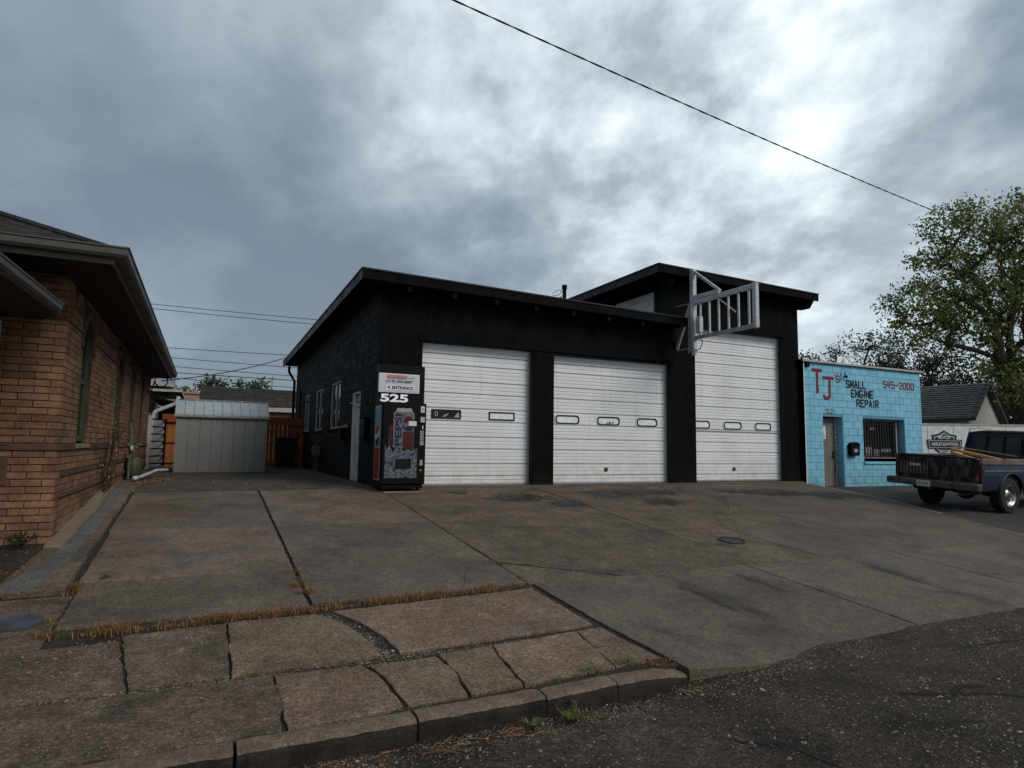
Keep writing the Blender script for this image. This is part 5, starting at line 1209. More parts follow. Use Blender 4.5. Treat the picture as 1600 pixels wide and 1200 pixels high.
# local: x = away from camera-right, use own frame: roof ridge along local y
def lb_(q, nm, m_, par=None): return q.build(nm, m_, par or rh, local=True)
rdg = Vector((.89, -2.66, 0)).normalized()
RHW = [(33.3, 21.6), (34.1, 17.9)]   # eave ends
e0 = Vector((33.0, 22.6, 3.25)); e1 = Vector((33.7, 18.15, 3.30)); k1 = Vector((37.24, 19.2, 5.36)); k0 = Vector((36.2, 24.2, 5.35)); f1 = k1 * 2 - e1; f1.z = 3.3; f0 = k0 * 2 - e0; f0.z = 3.3
rh.rotation_euler = (0, 0, 0)
q = MB(); q.add([e0, e1, k1, k0, f1, f0], [(0, 1, 2, 3), (3, 2, 4, 5)]); rr1 = q.build('roof', 'shinglegrey', rh)
q = MB()
for r in range(16):
    for k in range(16):
        a = (e0.lerp(e1, (k + (r % 2) * .5) / 16.5)).lerp(k0.lerp(k1, (k + (r % 2) * .5) / 16.5), r / 16); b = (e0.lerp(e1, (k + .94 + (r % 2) * .5) / 16.5)).lerp(k0.lerp(k1, (k + .94 + (r % 2) * .5) / 16.5), r / 16)
        c = (e0.lerp(e1, (k + .94 + (r % 2) * .5) / 16.5)).lerp(k0.lerp(k1, (k + .94 + (r % 2) * .5) / 16.5), (r + 1) / 16); d = (e0.lerp(e1, (k + (r % 2) * .5) / 16.5)).lerp(k0.lerp(k1, (k + (r % 2) * .5) / 16.5), (r + 1) / 16)
        u = Vector((-.03, 0, .045 + random.uniform(0, .02))); w1_ = Vector((0, 0, .01))
        q.add([a + u, b + u, c + w1_, d + w1_, a, b], [(0, 1, 2, 3), (0, 4, 5, 1)])
o = q.build('shingle', 'shinglegrey', rr1); o['kind'] = 'stuff'
dn_ = Vector((0, 0, -3.2)); ins = (k1 - e1) * .06
q = MB(); E0 = e0 + ins; E1 = e1 + ins; F1 = f1 - ins; F0 = f0 - ins; K1 = k1 + Vector((0, 0, -.2)); ofs = (e0 - e1).normalized() * .3
for P_ in (E0, E1, F0, F1): P_.z = 3.32
q.add([E0 + dn_ - ofs, E1 + dn_ + ofs, E1 + ofs, E0 - ofs, F1 + dn_ + ofs, F1 + ofs, K1 + ofs, F0 + dn_, F0], [(0, 1, 2, 3), (1, 4, 5, 6, 2), (4, 7, 8, 5)]); q.build('wall', mat('pale_stucco', (.34, .34, .31), (.27, .27, .245), 3, .85), rh)
q = MB(); q.bar(e1, k1, .06, .18); q.bar(k1, f1, .06, .18); q.bar(e0, e1, .06, .16); q.build('barge_board', mat('dark_trim', (.05, .045, .04), None, 3, .8), rh)

# ================================================================== pickup truck
tk = thing('pickup_truck', (15.86, 8.82, .368), 'old rusty blue pickup truck parked with its tailgate towards the garage drive', 'pickup truck')
tk.rotation_euler = (R(3.1), 0, 0)
HWd = .93
def T(q, nm, m_, par=None, smooth=False): return q.build(nm, m_, par or tk, local=True, smooth=smooth)
# local: x forward, y left, z up. wheel radius .385, rear axle x=0, front axle x=3.0
RW = .385
def wheel(x, s_):
    yo = s_ * .90; yi = s_ * .66
    q = MB(); n = 32; prof = [(yi, RW * .62), (yi, RW * .93), (yi + s_ * .03, RW), (yo - s_ * .03, RW), (yo, RW * .92), (yo + s_ * .005, RW * .64), (yo - s_ * .02, RW * .60)]
    vs = [(x + r * math.sin(2 * math.pi * i / n), y, RW + r * math.cos(2 * math.pi * i / n)) for i in range(n) for y, r in prof]; m_n = len(prof)
    q.add(vs, [(i * m_n + k, i * m_n + k + 1, ((i + 1) % n) * m_n + k + 1, ((i + 1) % n) * m_n + k) for i in range(n) for k in range(m_n - 1)])
    for i in range(n):
        a = 2 * math.pi * (i + .5) / n; c = (x + RW * math.sin(a), 0, RW + RW * math.cos(a))
        q.bar((x + (RW + .004) * math.sin(a), yi + s_ * .03, RW + (RW + .004) * math.cos(a)), (x + (RW + .004) * math.sin(a), yo - s_ * .03, RW + (RW + .004) * math.cos(a)), .03, .012, up=(math.sin(a), 0, math.cos(a)))
    wh = T(q, 'wheel', 'tyre')
    q = MB(); prof = [(yo - s_ * .01, RW * .63), (yo - s_ * .0, RW * .58), (yo - s_ * .06, RW * .54), (yo - s_ * .09, RW * .40), (yo - s_ * .05, RW * .30), (yo - s_ * .03, RW * .2), (yo - s_ * .02, RW * .001)]
    vs = [(x + r * math.sin(2 * math.pi * i / n), y, RW + r * math.cos(2 * math.pi * i / n)) for i in range(n) for y, r in prof]; m_n = len(prof)
    q.add(vs, [(i * m_n + k, i * m_n + k + 1, ((i + 1) % n) * m_n + k + 1, ((i + 1) % n) * m_n + k) for i in range(n) for k in range(m_n - 1)])
    T(q, 'rim', 'chrome', wh, True)
    q = MB()
    for i in range(8):
        a = 2 * math.pi * i / 8; q.disc((x + RW * .47 * math.sin(a), yo - s_ * .085, RW + RW * .47 * math.cos(a)), (0, s_, 0), .028, .012, 10)
    T(q, 'rim_hole', 'darkgap', wh)
    q = MB(); q.tube([(x, yo - s_ * .06, RW), (x, yo + s_ * .01, RW)], [.065, .05], 16); T(q, 'hub_cap', 'chrome', wh)
for x in (0, 3.35):
    for s_ in (-1, 1): wheel(x, s_)
# bed: side walls with wheel arch, as extruded side profile
def side_profile(x0, x1, z0, z1, ax, ar=.47, n=14):
    p = [(x0, z0 + .06), (x0, z1), (x1, z1), (x1, z0)]
    p += [(ax + ar * math.cos(math.pi * i / n), max(z0, RW + .02 + ar * math.sin(math.pi * i / n))) for i in range(n + 1)]
    return p
def strip_side(x0, x1, zt, zb_, ax, y, s_, m_, nm, belt=None):
    # outer skin with subtle curvature, built in vertical strips so the arch is clean
    q = MB(); xs = sorted(set([x0, x1] + [ax + .47 * math.cos(math.pi * i / 16) for i in range(17)] + [lerp(x0, x1, i / 8) for i in range(9)]))
    xs = [x for x in xs if x0 <= x <= x1]; cols = []
    zs_f = lambda lo: [lo + (zt - lo) * t for t in (0, .12, .3, .5, .68, .80, .84, .88, .94, 1)]
    for x in xs:
        lo = zb_
        if abs(x - ax) < .47: lo = max(zb_, RW + .02 + math.sqrt(max(0, .47 ** 2 - (x - ax) ** 2)))
        row = []
        for z in zs_f(lo):
            h = (z - zb_) / (zt - zb_); bulge = .035 * math.sin(math.pi * min(1, max(0, h))) - .05 * max(0, .25 - h)
            row.append((x, y + s_ * (bulge - .035), z))
        cols.append(row)
    nr = len(cols[0]); vs = [p for c in cols for p in c]; fs = [(i * nr + k, (i + 1) * nr + k, (i + 1) * nr + k + 1, i * nr + k + 1) for i in range(len(cols) - 1) for k in range(nr - 1)]
    vs2 = [(a, b - s_ * .07, c) for a, b, c in vs]; nv = len(vs); m2 = len(cols)
    fs2 = [tuple(i + nv for i in f[::-1]) for f in fs]
    rim = [(i * nr + nr - 1, (i + 1) * nr + nr - 1, nv + (i + 1) * nr + nr - 1, nv + i * nr + nr - 1) for i in range(m2 - 1)] + [(i * nr, nv + i * nr, nv + (i + 1) * nr, (i + 1) * nr) for i in range(m2 - 1)]
    rim += [(k, k + 1, nv + k + 1, nv + k) for k in range(nr - 1)] + [((m2 - 1) * nr + k, nv + (m2 - 1) * nr + k, nv + (m2 - 1) * nr + k + 1, (m2 - 1) * nr + k + 1) for k in range(nr - 1)]
    q.add(vs + vs2, fs + fs2 + rim); return T(q, nm, m_, smooth=False)
BXR = -1.12; BXF = 1.42
for s_ in (-1, 1):
    b_ = strip_side(BXR, BXF, 1.16, .50, 0, s_ * HWd, s_, 'tbody', 'bed_side')
    q = MB(); q.cbox(BXR - .01, BXF, s_ * HWd - .07 if s_ > 0 else -HWd - .01, s_ * HWd + .01 if s_ > 0 else -HWd + .07, 1.055, 1.185, .012); T(q, 'bed_rail', 'tfaded', b_)
    q = MB(); q.box(BXR + .05, BXF, s_ * (HWd + .006) - .006, s_ * (HWd + .006) + .006, .915, .945); T(q, 'side_trim', 'chrome', b_)
    q = MB(); q.cbox(BXR - .02, BXR + .03, s_ * HWd - .07 if s_ > 0 else -HWd - .0, s_ * HWd if s_ > 0 else -HWd + .07, .70, 1.0, .01); T(q, 'tail_lamp', 'redlens', b_)
    # arch lip
    q = MB(); q.tube([(.47 * math.cos(math.pi * i / 16), s_ * (HWd - .01), RW + .02 + .47 * math.sin(math.pi * i / 16)) for i in range(17)], .018, 6); T(q, 'arch_lip', 'tbody', b_)
q = MB(); q.box(BXR, BXF, -HWd + .07, HWd - .07, .66, .70); q.cbox(BXF - .05, BXF, -HWd + .07, HWd - .07, .70, 1.16, .01)
for s_ in (-1, 1): q.cbox(-.45, .45, min(s_ * .70, s_ * .84), max(s_ * .70, s_ * .84), .70, .90, .04)
T(q, 'bed_floor', 'trust')
q = MB(); q.cbox(BXR - .045, BXR, -HWd + .09, HWd - .09, .64, 1.17, .02); tg = T(q, 'tailgate', 'tailpaint')
q = MB(); q.cbox(BXR - .058, BXR - .045, -HWd + .16, HWd - .16, .72, 1.06, .01); T(q, 'pressed_panel', 'tailpaint', tg)
q = MB(); q.cbox(BXR - .070, BXR - .058, .32, .56, .93, .985, .004); T(q, 'handle', 'galv', tg)
q = MB(); q.cbox(BXR - .052, BXR - .0, -HWd + .09, HWd - .09, 1.17, 1.195, .008); T(q, 'top_lip', 'tbody', tg)
for k in range(9):
    q = MB(); y = .15 + k * .075; q.box(BXR - .0635, BXR - .058, y, y + .03, .76, 1.03); T(q, 'faded_stripe', mat('worn_stripe', (.16, .17, .165), (.04, .03, .03), 9, .6) if k == 0 else bpy.data.materials['worn_stripe'], tg)
q = MB(); q.cbox(-1.38, -1.22, -.99, .99, .50, .645, .018); bpr = T(q, 'rear_bumper', 'bumper')
q = MB(); q.cbox(-1.36, -1.15, -.97, .97, .635, .655, .004); T(q, 'step_plate', 'bumper', bpr)
q = MB(); q.box(-1.395, -1.38, -.02, .28, .50, .63); T(q, 'licence_plate', 'plate', bpr)
text('CKK-962', (.24, .06), (0, 0, 0), 'blackink', tk, 'plate_lettering', local=True, ext=.001)
for o in list(tk.children):
    if o.name.startswith('plate_lettering'):
        o.parent = bpr; o.rotation_euler = (0, 0, R(-90)); o.location = (-1.396, .26, .535)
for yy in (-.45, .40): q = MB(); q.box(-1.2, -.9, yy, yy + .05, .42, .52); T(q, 'bumper_bracket', 'iron', bpr)
q = MB(); q.tube([(-1.40, 0, .47), (-1.2, 0, .47)], .03, 8); T(q, 'hitch', 'iron', bpr)
# chassis and axles
q = MB()
for s_ in (-1, 1): q.box(-1.2, 4.0, s_ * .42 - .04, s_ * .42 + .04, .44, .58)
q.build('chassis', 'iron', tk, local=True)
q = MB(); q.tube([(0, -.75, RW), (0, .75, RW)], .05, 10); q.tube([(-.16, 0, RW - .02), (-.05, 0, RW - .02), (.05, 0, RW - .02), (.16, 0, RW - .02)], [.06, .16, .16, .06], 14); T(q, 'axle', 'iron')
q = MB(); q.tube([(3.35, -.75, RW), (3.35, .75, RW)], .05, 10)
T(q, 'axle', 'iron'); q = MB()
for s_ in (-1, 1): q = MB(); q.bar((-.6, s_ * .5, .45), (0, s_ * .5, .33), .06, .04); q.bar((0, s_ * .5, .33), (.6, s_ * .5, .45), .06, .04); T(q, 'leaf_spring', 'iron')
q = MB(); q.tube([(-1.25, -.55, .40), (-.3, -.55, .42), (1.2, -.5, .42)], .035, 8); T(q, 'exhaust', 'iron')
# cab
CXR, CXF = 1.47, 3.05
cab = strip_side(CXR, 4.35, 1.16, .50, 3.35, -HWd, -1, 'tbody', 'cab_side'); cab2 = strip_side(CXR, 4.35, 1.16, .50, 3.35, HWd, 1, 'tbody', 'cab_side')
q = MB(); q.box(CXR, CXR + .04, -HWd + .06, HWd - .06, .55, 1.16); T(q, 'cab_back', 'tbody')
def trap(zl, y): return y
# greenhouse: rear panel with three panes
zw0, zw1 = 1.24, 1.64
q = MB(); yw0, yw1 = HWd - .05, HWd - .17
def rearpt(y, z):
    t_ = (z - 1.16) / (1.74 - 1.16); hw = lerp(HWd - .05, HWd - .16, t_); return (CXR + .02 + .10 * t_, y * hw, z)
def rpanel(qq, y0, y1, z0, z1, dx=0.0, th=.03):
    a = [rearpt(y0, z0), rearpt(y1, z0), rearpt(y1, z1), rearpt(y0, z1)]; a = [(p[0] + dx, p[1], p[2]) for p in a]; b = [(p[0] + th, p[1], p[2]) for p in a]
    qq.add(a + b, [(0, 1, 2, 3), (7, 6, 5, 4), (0, 4, 5, 1), (1, 5, 6, 2), (2, 6, 7, 3), (3, 7, 4, 0)])
rpanel(q, -1, 1, 1.16, zw0); rpanel(q, -1, 1, zw1, 1.74); rpanel(q, -1, -.86, zw0, zw1); rpanel(q, .86, 1, zw0, zw1)
cb = T(q, 'cab_rear_frame', 'tbody')
q = MB(); rpanel(q, -.86, .86, zw0, zw1, .012, .008); rg = T(q, 'rear_window', mat('tinted_glass', (.05, .055, .055), (.035, .04, .04), 3, .12, spec=.6), cb)
q = MB()
for y in (-.46, 0, .46): rpanel(q, y - .025, y + .025, zw0, zw1, -.004, .014)
T(q, 'window_bar', 'vblack', cb)
q = MB()     # roof shell
rs = []
for i in range(9):
    u = -1 + 2 * i / 8
    for j, x in enumerate((CXR + .11, CXR + .2, CXR + .6, CXR + 1.0, CXR + 1.25)):
        rs.append((x, u * (HWd - .15), 1.74 + .05 * (1 - u ** 4) + (-.03 if j in (0,) else 0) - (.03 if j == 4 else 0)))
q.add(rs, [(i * 5 + j, i * 5 + j + 1, (i + 1) * 5 + j + 1, (i + 1) * 5 + j) for i in range(8) for j in range(4)]); o = T(q, 'roof', 'trust', smooth=True)
md = o.modifiers.new('thick', 'SOLIDIFY'); md.thickness = .04; md.offset = 0
for s_ in (-1, 1):
    q = MB()
    q.bar((CXR + .05, s_ * (HWd - .05), 1.16), (CXR + .13, s_ * (HWd - .15), 1.74), .10, .05, up=(0, 1, 0))
    q.bar((CXF + .25, s_ * (HWd - .06), 1.16), (CXR + 1.22, s_ * (HWd - .16), 1.74), .06, .05, up=(0, 1, 0))
    q.bar((CXR + .5, s_ * (HWd - .05), 1.16), (CXR + .5, s_ * (HWd - .15), 1.74), .05, .04, up=(0, 1, 0))
    q.bar((CXR + .1, s_ * (HWd - .15), 1.72), (CXR + 1.24, s_ * (HWd - .15), 1.73), .05, .05)
    T(q, 'pillar', 'tbody')
q = MB()
for s_ in (-1, 1): q.add([(CXR + .1, s_ * (HWd - .06), 1.18), (CXF + .2, s_ * (HWd - .06), 1.18), (CXR + 1.22, s_ * (HWd - .15), 1.71), (CXR + .15, s_ * (HWd - .15), 1.71)], [(0, 1, 2, 3)])
T(q, 'side_window', bpy.data.materials['tinted_glass'])
q = MB(); q.add([(CXF + .27, -.85, 1.16), (CXF + .27, .85, 1.16), (CXR + 1.26, .76, 1.72), (CXR + 1.26, -.76, 1.72)], [(0, 1, 2, 3)]); T(q, 'windscreen', bpy.data.materials['tinted_glass'])
q = MB(); q.cbox(CXF + .2, 4.32, -HWd + .08, HWd - .08, .95, 1.17, .04); T(q, 'bonnet', 'tbody')
q = MB(); q.cbox(4.28, 4.38, -HWd + .05, HWd - .05, .62, 1.12, .03); T(q, 'grille', 'galvdk')
q = MB(); q.cbox(4.38, 4.52, -.97, .97, .50, .66, .03); T(q, 'front_bumper', 'bumper')
for s_ in (-1, 1): q = MB(); q.disc((4.37, s_ * .68, .88), (1, 0, 0), .10, .03, 20); T(q, 'headlight', 'glass_frost')
q = MB(); q.box(CXR + .3, CXR + .5, -.6, .6, 1.0, 1.34); T(q, 'seat_back', 'soffit')
# dark shelf and silver handle of things behind rear window not needed
# lumber in the bed
lbm = thing('lumber_bundle', (15.9, 8.7, 1.2), 'yellow wooden boards sticking out of the pickup bed', 'lumber')
for k, (a, b, w0, m_) in enumerate((((15.5, 8.85, 1.70), (15.45, 7.85, 1.48), .10, 'wood'), ((15.4, 8.80, 1.62), (15.3, 8.05, 1.42), .09, 'wood'), ((15.62, 8.80, 1.58), (15.5, 8.15, 1.36), .12, 'wood'), ((15.45, 8.92, 1.79), (16.3, 7.95, 1.56), .04, 'pallet'))):
    q = MB(); q.bar(a, b, w0, .055 if w0 > .05 else .03); q.build('board', m_, lbm)
jk = thing('scrap_pile', (15.3, 8.9, 1.1), 'dark jumble of scrap lying in the pickup bed', 'scrap')
for k in range(9):
    a = Vector((15.0 + random.uniform(0, 1.3), 8.3 + random.uniform(0, 1.1), 1.12 + random.uniform(0, .25))); b = a + Vector((random.uniform(-.4, .5), random.uniform(-.4, .4), random.uniform(-.05, .18)))
    q = MB(); q.bar(a, b, random.uniform(.05, .18), random.uniform(.03, .12)); q.build('scrap_piece', random.choice(['trust', 'iron', 'soffit', 'pallet']), jk)

# ================================================================== trees
def make_tree(name, label, base, path, crown, nt_, leaf, nleaf, lsz, lm, trunk_r, clr=.35, seed=1, group=None, limbs=(), gapthr=-.12, droop=0.0, hollow=.35):
    """path: trunk polyline; crown: list of (centre, radii) ellipsoids filled with twig targets; branches grow to each target."""
    rr = random.Random(seed); tr = thing(name, base, label, 'tree', group)
    nodes = [Vector(p) for p in path]; par = [-1] + list(range(len(path) - 1)); tg_ = []
    for st_, pl_ in limbs:
        last = st_
        for p in pl_: nodes.append(Vector(p)); par.append(last); last = len(nodes) - 1
    tot = sum(r[0] * r[1] * r[2] for c, r in crown)
    for c, r in crown:
        k = int(nt_ * r[0] * r[1] * r[2] / tot) + 1; c = Vector(c)
        while k > 0:
            p = Vector((rr.uniform(-1, 1), rr.uniform(-1, 1), rr.uniform(-1, 1))); l = p.length
            if l > 1 or (l < hollow and rr.random() < .8): continue
            if mn.noise(Vector((p.x * 2.2 + seed, p.y * 2.2, p.z * 2.2))) < gapthr and rr.random() < .9: continue
            tg_.append(c + Vector((p.x * r[0], p.y * r[1], p.z * r[2]))); k -= 1
    root = nodes[len(path) - 1]; tg_.sort(key=lambda p: (p - root).length)
    arr = np.array([n_[:] for n_ in nodes]); tips = []
    for p in tg_:
        d = np.linalg.norm(arr - np.array(p[:]), axis=1); i = int(d.argmin()); 
        a = nodes[i]; ln = (p - a).length
        k = max(1, int(ln / .45)); last = i
        for j in range(1, k + 1):
            t_ = j / k; q_ = a.lerp(p, t_) + Vector((rr.uniform(-1, 1), rr.uniform(-1, 1), rr.uniform(-.3, 1) - droop)) * .07 * ln * (1 - t_)
            nodes.append(q_); par.append(last); last = len(nodes) - 1; arr = np.vstack([arr, [q_[:]]])
        tips.append(last)
    cnt = [0.0] * len(nodes)
    for t_ in tips: cnt[t_] += 1
    for i in range(len(nodes) - 1, 0, -1): cnt[par[i]] += cnt[i]
    mxc = max(cnt); rad = [max(.009, trunk_r * (c / mxc) ** .46) for c in cnt]
    q = MB()
    for i in range(1, len(nodes)):
        ns = 8 if rad[i] > .06 else (5 if rad[i] > .025 else 3)
        q.tube([nodes[par[i]], nodes[i]], [min(rad[par[i]], rad[i] * 1.25) if i >= len(path) else rad[par[i]], rad[i]], ns, caps=False)
    o = q.build('trunk', 'bark', tr, smooth=True)
    # leaves
    V = []; F = []
    for t_ in tips:
        c = nodes[t_]
        for _ in range(nleaf):
            p = c + Vector((rr.gauss(0, 1), rr.gauss(0, 1), rr.gauss(0, .8))) * clr
            u = Vector((rr.gauss(0, 1), rr.gauss(0, 1), rr.gauss(0, 1))).normalized(); v = u.cross(Vector((rr.gauss(0, 1), rr.gauss(0, 1), rr.gauss(0, 1)))).normalized()
            s_ = lsz * rr.uniform(.6, 1.3); b0 = len(V)
            V += [p - u * s_, p + v * s_ * .45 + u * .1 * s_, p + u * s_, p - v * s_ * .45 + u * .1 * s_]; F.append((b0, b0 + 1, b0 + 2, b0 + 3))
    me = bpy.data.meshes.new('crown'); o_ = org(tr); me.from_pydata([(p.x - o_.x, p.y - o_.y, p.z - o_.z) for p in V], [], F); me.materials.append(M[lm])
    o = bpy.data.objects.new('crown', me); COL.objects.link(o); o.parent = tr
    return tr
make_tree('large_tree', 'large leafy green tree with thick leaning limbs at the right edge, behind the trailer', (35.9, 16.1, .3),
          [(35.9, 16.1, .3), (35.3, 16.4, 1.8), (34.76, 16.58, 3.12), (34.07, 16.74, 4.61), (33.6, 16.85, 5.7)],
          [((33.2, 17.3, 9.2), (2.9, 2.4, 2.2)), ((30.6, 18.2, 8.5), (2.3, 2.0, 1.3)), ((32.6, 17.2, 12.2), (2.6, 2.1, 1.5)), ((37.2, 15.2, 10.3), (3.3, 2.6, 3.2)), ((35.0, 15.9, 6.2), (1.5, 1.3, 1.3)), ((35.5, 15.6, 12.4), (2.6, 2.2, 1.9)), ((29.8, 18.5, 7.3), (1.8, 1.4, .8)), ((32.4, 17.2, 7.0), (1.9, 1.5, .7)), ((30.4, 17.6, 10.4), (1.5, 1.2, .8)), ((33.9, 15.9, 4.7), (1.5, 1.2, 1.5)), ((35.2, 15.0, 4.2), (1.4, 1.2, 1.6)), ((32.5, 16.4, 5.2), (1.0, .8, .7))],
          2000, .1, 17, .095, 'green_leaf', .34, clr=.22, seed=4, gapthr=.02,
          limbs=[(3, [(33.3, 17.0, 6.2), (32.5, 17.25, 6.45), (31.5, 17.7, 6.7), (30.4, 17.9, 6.9), (29.4, 18.2, 7.05)]), (3, [(33.95, 16.55, 6.2), (33.85, 16.5, 7.3), (34.1, 16.3, 9.1), (33.5, 16.4, 10.9), (33.1, 16.8, 12.3)]),
                 (4, [(33.2, 16.7, 7.2), (32.3, 16.8, 8.3), (31.2, 17.1, 8.8), (30.2, 17.4, 9.3), (29.2, 17.7, 10.0)]), (2, [(35.4, 16.2, 4.5), (36.3, 15.8, 6.4), (37.0, 15.4, 8.6), (37.6, 15.2, 10.5)])])
bt = [('mid_tree', 'tall grey green tree top rising behind the middle of the blue shop roof', (44.4, 31.2, .3), 8.3, (2.6, 2.6, 2.4), 'grey_leaf', 300, 1),
      ('mid_tree', 'smaller round tree top behind the left end of the blue shop roof', (40.3, 33.3, .3), 7.4, (1.5, 1.5, 1.6), 'grey_leaf', 140, 2),
      ('mid_tree', 'broad grey green tree behind the right half of the blue shop roof', (46.0, 28.5, .3), 7.4, (2.6, 2.6, 2.6), 'grey_leaf', 300, 3),
      ('mid_tree', 'dark tree just right of the blue shop roof corner, behind the gabled house', (46.2, 26.3, .3), 6.3, (2.6, 2.6, 2.7), 'dark_leaf', 300, 5),
      ('mid_tree', 'dark tree standing behind the ridge of the gabled house', (46.0, 23.5, .3), 6.0, (2.8, 2.6, 2.9), 'dark_leaf', 320, 6),
      ('mid_tree', 'low dark tree between the gabled house and the large tree trunk', (43.5, 20.3, .3), 5.0, (2.4, 2.2, 2.7), 'dark_leaf', 260, 7),
      ('mid_tree', 'low small bush-like tree left of the blue shop, only its tip showing', (39.0, 34.5, .3), 6.9, (.9, .9, .9), 'dark_leaf', 60, 8)]
for nm, lab, b, zc, r, lm_, nt2, sd2 in bt:
    b = Vector(b); make_tree('background_tree', lab, b, [b, b + Vector((.1, 0, zc * .3)), b + Vector((-.1, .1, zc * .6))], [((b.x, b.y, zc), r), ((b.x + .5, b.y - .6, zc - r[2] * .7), (r[0] * 1.1, r[1] * 1.1, r[2] * .8))], nt2, .2, 15, .13, lm_, .22, clr=.30, seed=sd2 * 3, group='trees behind the buildings on the right')
for lab, b, zc, r, sd2 in (('small dark tree over the left part of the shed roof, beyond the houses', (.5, 60, .7), 6.2, (1.3, 1.3, 1.0), 21), ('round dark tree over the middle of the shed roof, beyond the houses', (3.6, 58, .7), 5.9, (1.5, 1.3, 1.3), 22), ('thin tree tip beside the tan building, beyond the houses', (-2.0, 62, .7), 5.6, (1.2, 1.0, .7), 23)):
    b = Vector(b); make_tree('background_tree', lab, b, [b, b + Vector((0, 0, zc * .5)), b + Vector((.1, 0, zc * .75))], [((b.x, b.y, zc), r)], 70, .2, 14, .15, 'dark_leaf', .15, clr=.25, seed=sd2, group='trees beyond the yard')

# ================================================================== wires
def cable(name, label, a, b, sag, r, m_='wiregrey', cat='cable', group=None, n=24):
    a = Vector(a); b = Vector(b); pts = [a.lerp(b, i / n) - Vector((0, 0, sag * 4 * (i / n) * (1 - i / n))) for i in range(n + 1)]
    q = MB(); q.tube(pts, r, 5); o = q.build(name, m_, None); tag(o, label, cat, group); return o
sw = thing('service_cable', (12, 13, 11), 'thick twisted black overhead cable crossing the sky to the large tree', 'cable')
A_ = Vector((2.66, 11.62, 11.03)); B_ = Vector((34.29, 15.89, 11.37)); A_ = A_ - (B_ - A_) * .15; n = 280
def cpt(t_): return A_.lerp(B_, t_) - Vector((0, 0, .25 * 4 * t_ * (1 - t_)))
for s_, nm in ((0, 'strand'), (math.pi, 'strand')):
    q = MB(); q.tube([cpt(i / n) + Vector((0, math.cos(i * .75 + s_), math.sin(i * .75 + s_))) * .009 for i in range(n + 1)], .013, 5); q.build(nm, 'wire', sw)
for k, (x0, x1) in enumerate((((-8, 46.9, 10.6), (26, 34, 8.6)), ((-8, 46.95, 10.33), (26, 34, 8.25)), ((-8, 46.9, 7.75), (26, 34, 6.9)), ((-8, 47, 7.3), (26, 34, 5.6)), ((-8, 47, 6.75), (26, 34, 5.1)), ((-8, 47, 6.05), (26, 34, 4.3)), ((-8, 47, 6.3), (26, 34, 5.1)))):
    lab = ['topmost power line in the gap between the houses', 'second highest power line in the gap between the houses', 'power line just above the service drop in the gap', 'power line crossing the service drop in the gap', 'thin line below the service drop in the gap', 'lowest power line, just above the grey shingled roof', 'second lowest power line above the grey shingled roof'][k]
    cable('power_line', lab, x0, x1, .25, .02 if k != 6 else .026, group='power lines beyond the yard')
cable('service_drop', 'black service cable from the garage roof to the rear eave of the brick house', (2.72, 26.3, 4.98), (-1.25, 21.9, 3.45), .12, .016, 'wire')
at_ = thing('roof_antenna', (3.4, 39.3, 4.7), 'thin antenna mast on the ridge of the low house behind the yard', 'antenna')
q = MB(); q.tube([(3.4, 39.3, 4.5), (3.4, 39.3, 5.5)], .02, 5); q.bar((3.2, 39.3, 5.4), (3.6, 39.3, 5.4), .02); q.build('mast', 'wiregrey', at_)

# ================================================================== ground details
mh = thing('manhole_cover', (7.2, 7.3, .26), 'small round dark iron cover set in the drive before the middle garage door', 'manhole cover')
q = MB(); c = Vector((7.17, 7.28, plane(7.28) + .004)); nn = Vector((0, -.09, 1)).normalized(); q.disc(c, nn, .16, .008, 28); q.build('lid', 'iron', mh)
q = MB(); q.tube([c + Vector((.19 * math.cos(a), .19 * math.sin(a), .19 * math.sin(a) * .09 + .004)) for a in [2 * math.pi * i / 28 for i in range(29)]], .014, 5); q.build('ring', 'iron', mh)
ucv = thing('utility_cover', (-1.25, 6.3, .17), 'round blue grey utility lid in the pavement at the left edge', 'utility cover')
q = MB(); c = Vector((-1.24, 6.33, plane(6.33) - .008)); q.disc(c, nn, .17, .02, 28); q.build('lid', 'bluelid', ucv)
q = MB()
for i in range(5): q.tube([c + Vector((.03 + .028 * i, 0, .021)) + Vector((-(.03 + .028 * i) + (.03 + .028 * i) * math.cos(a), (.03 + .028 * i) * math.sin(a), .09 * (.03 + .028 * i) * math.sin(a))) for a in [2 * math.pi * j / 20 for j in range(21)]], .003, 4)
q.build('lid_ridge', 'bluelid', ucv)
# cracks as thin dark recesses: narrow wedges of soil lying in the slab surface
def crack(pts, w0, zo=.0045, m_='soil', par=drive, nm='crack'):
    q = MB(); rr = random.Random(int(pts[0][0] * 100) + 5); P_ = []
    for (a, b) in zip(pts, pts[1:]):
        a = Vector(a); b = Vector(b); k = max(2, int((b - a).length / .05)); 
        for j in range(k): p = a.lerp(b, j / k); P_.append(p + Vector((rr.uniform(-1, 1), rr.uniform(-1, 1))) * .012)
    P_.append(Vector(pts[-1])); vs = []
    for i, p in enumerate(P_):
        d = (P_[min(i + 1, len(P_) - 1)] - P_[max(i - 1, 0)]).normalized(); nr = Vector((-d.y, d.x)); ww = w0 * rr.uniform(.4, 1.3) * (0.3 if i in (0, len(P_) - 1) else 1)
        for s_ in (-1, 1): c = p + nr * ww / 2 * s_; vs.append((c.x, c.y, plane(c.y) + zo))
    q.add(vs, [(2 * i, 2 * i + 1, 2 * i + 3, 2 * i + 2) for i in range(len(P_) - 1)]); return q.build(nm, m_, par)
M['crackfill'] = mat('crack_fill', (.022, .018, .015), (.035, .028, .022), 20, .95)
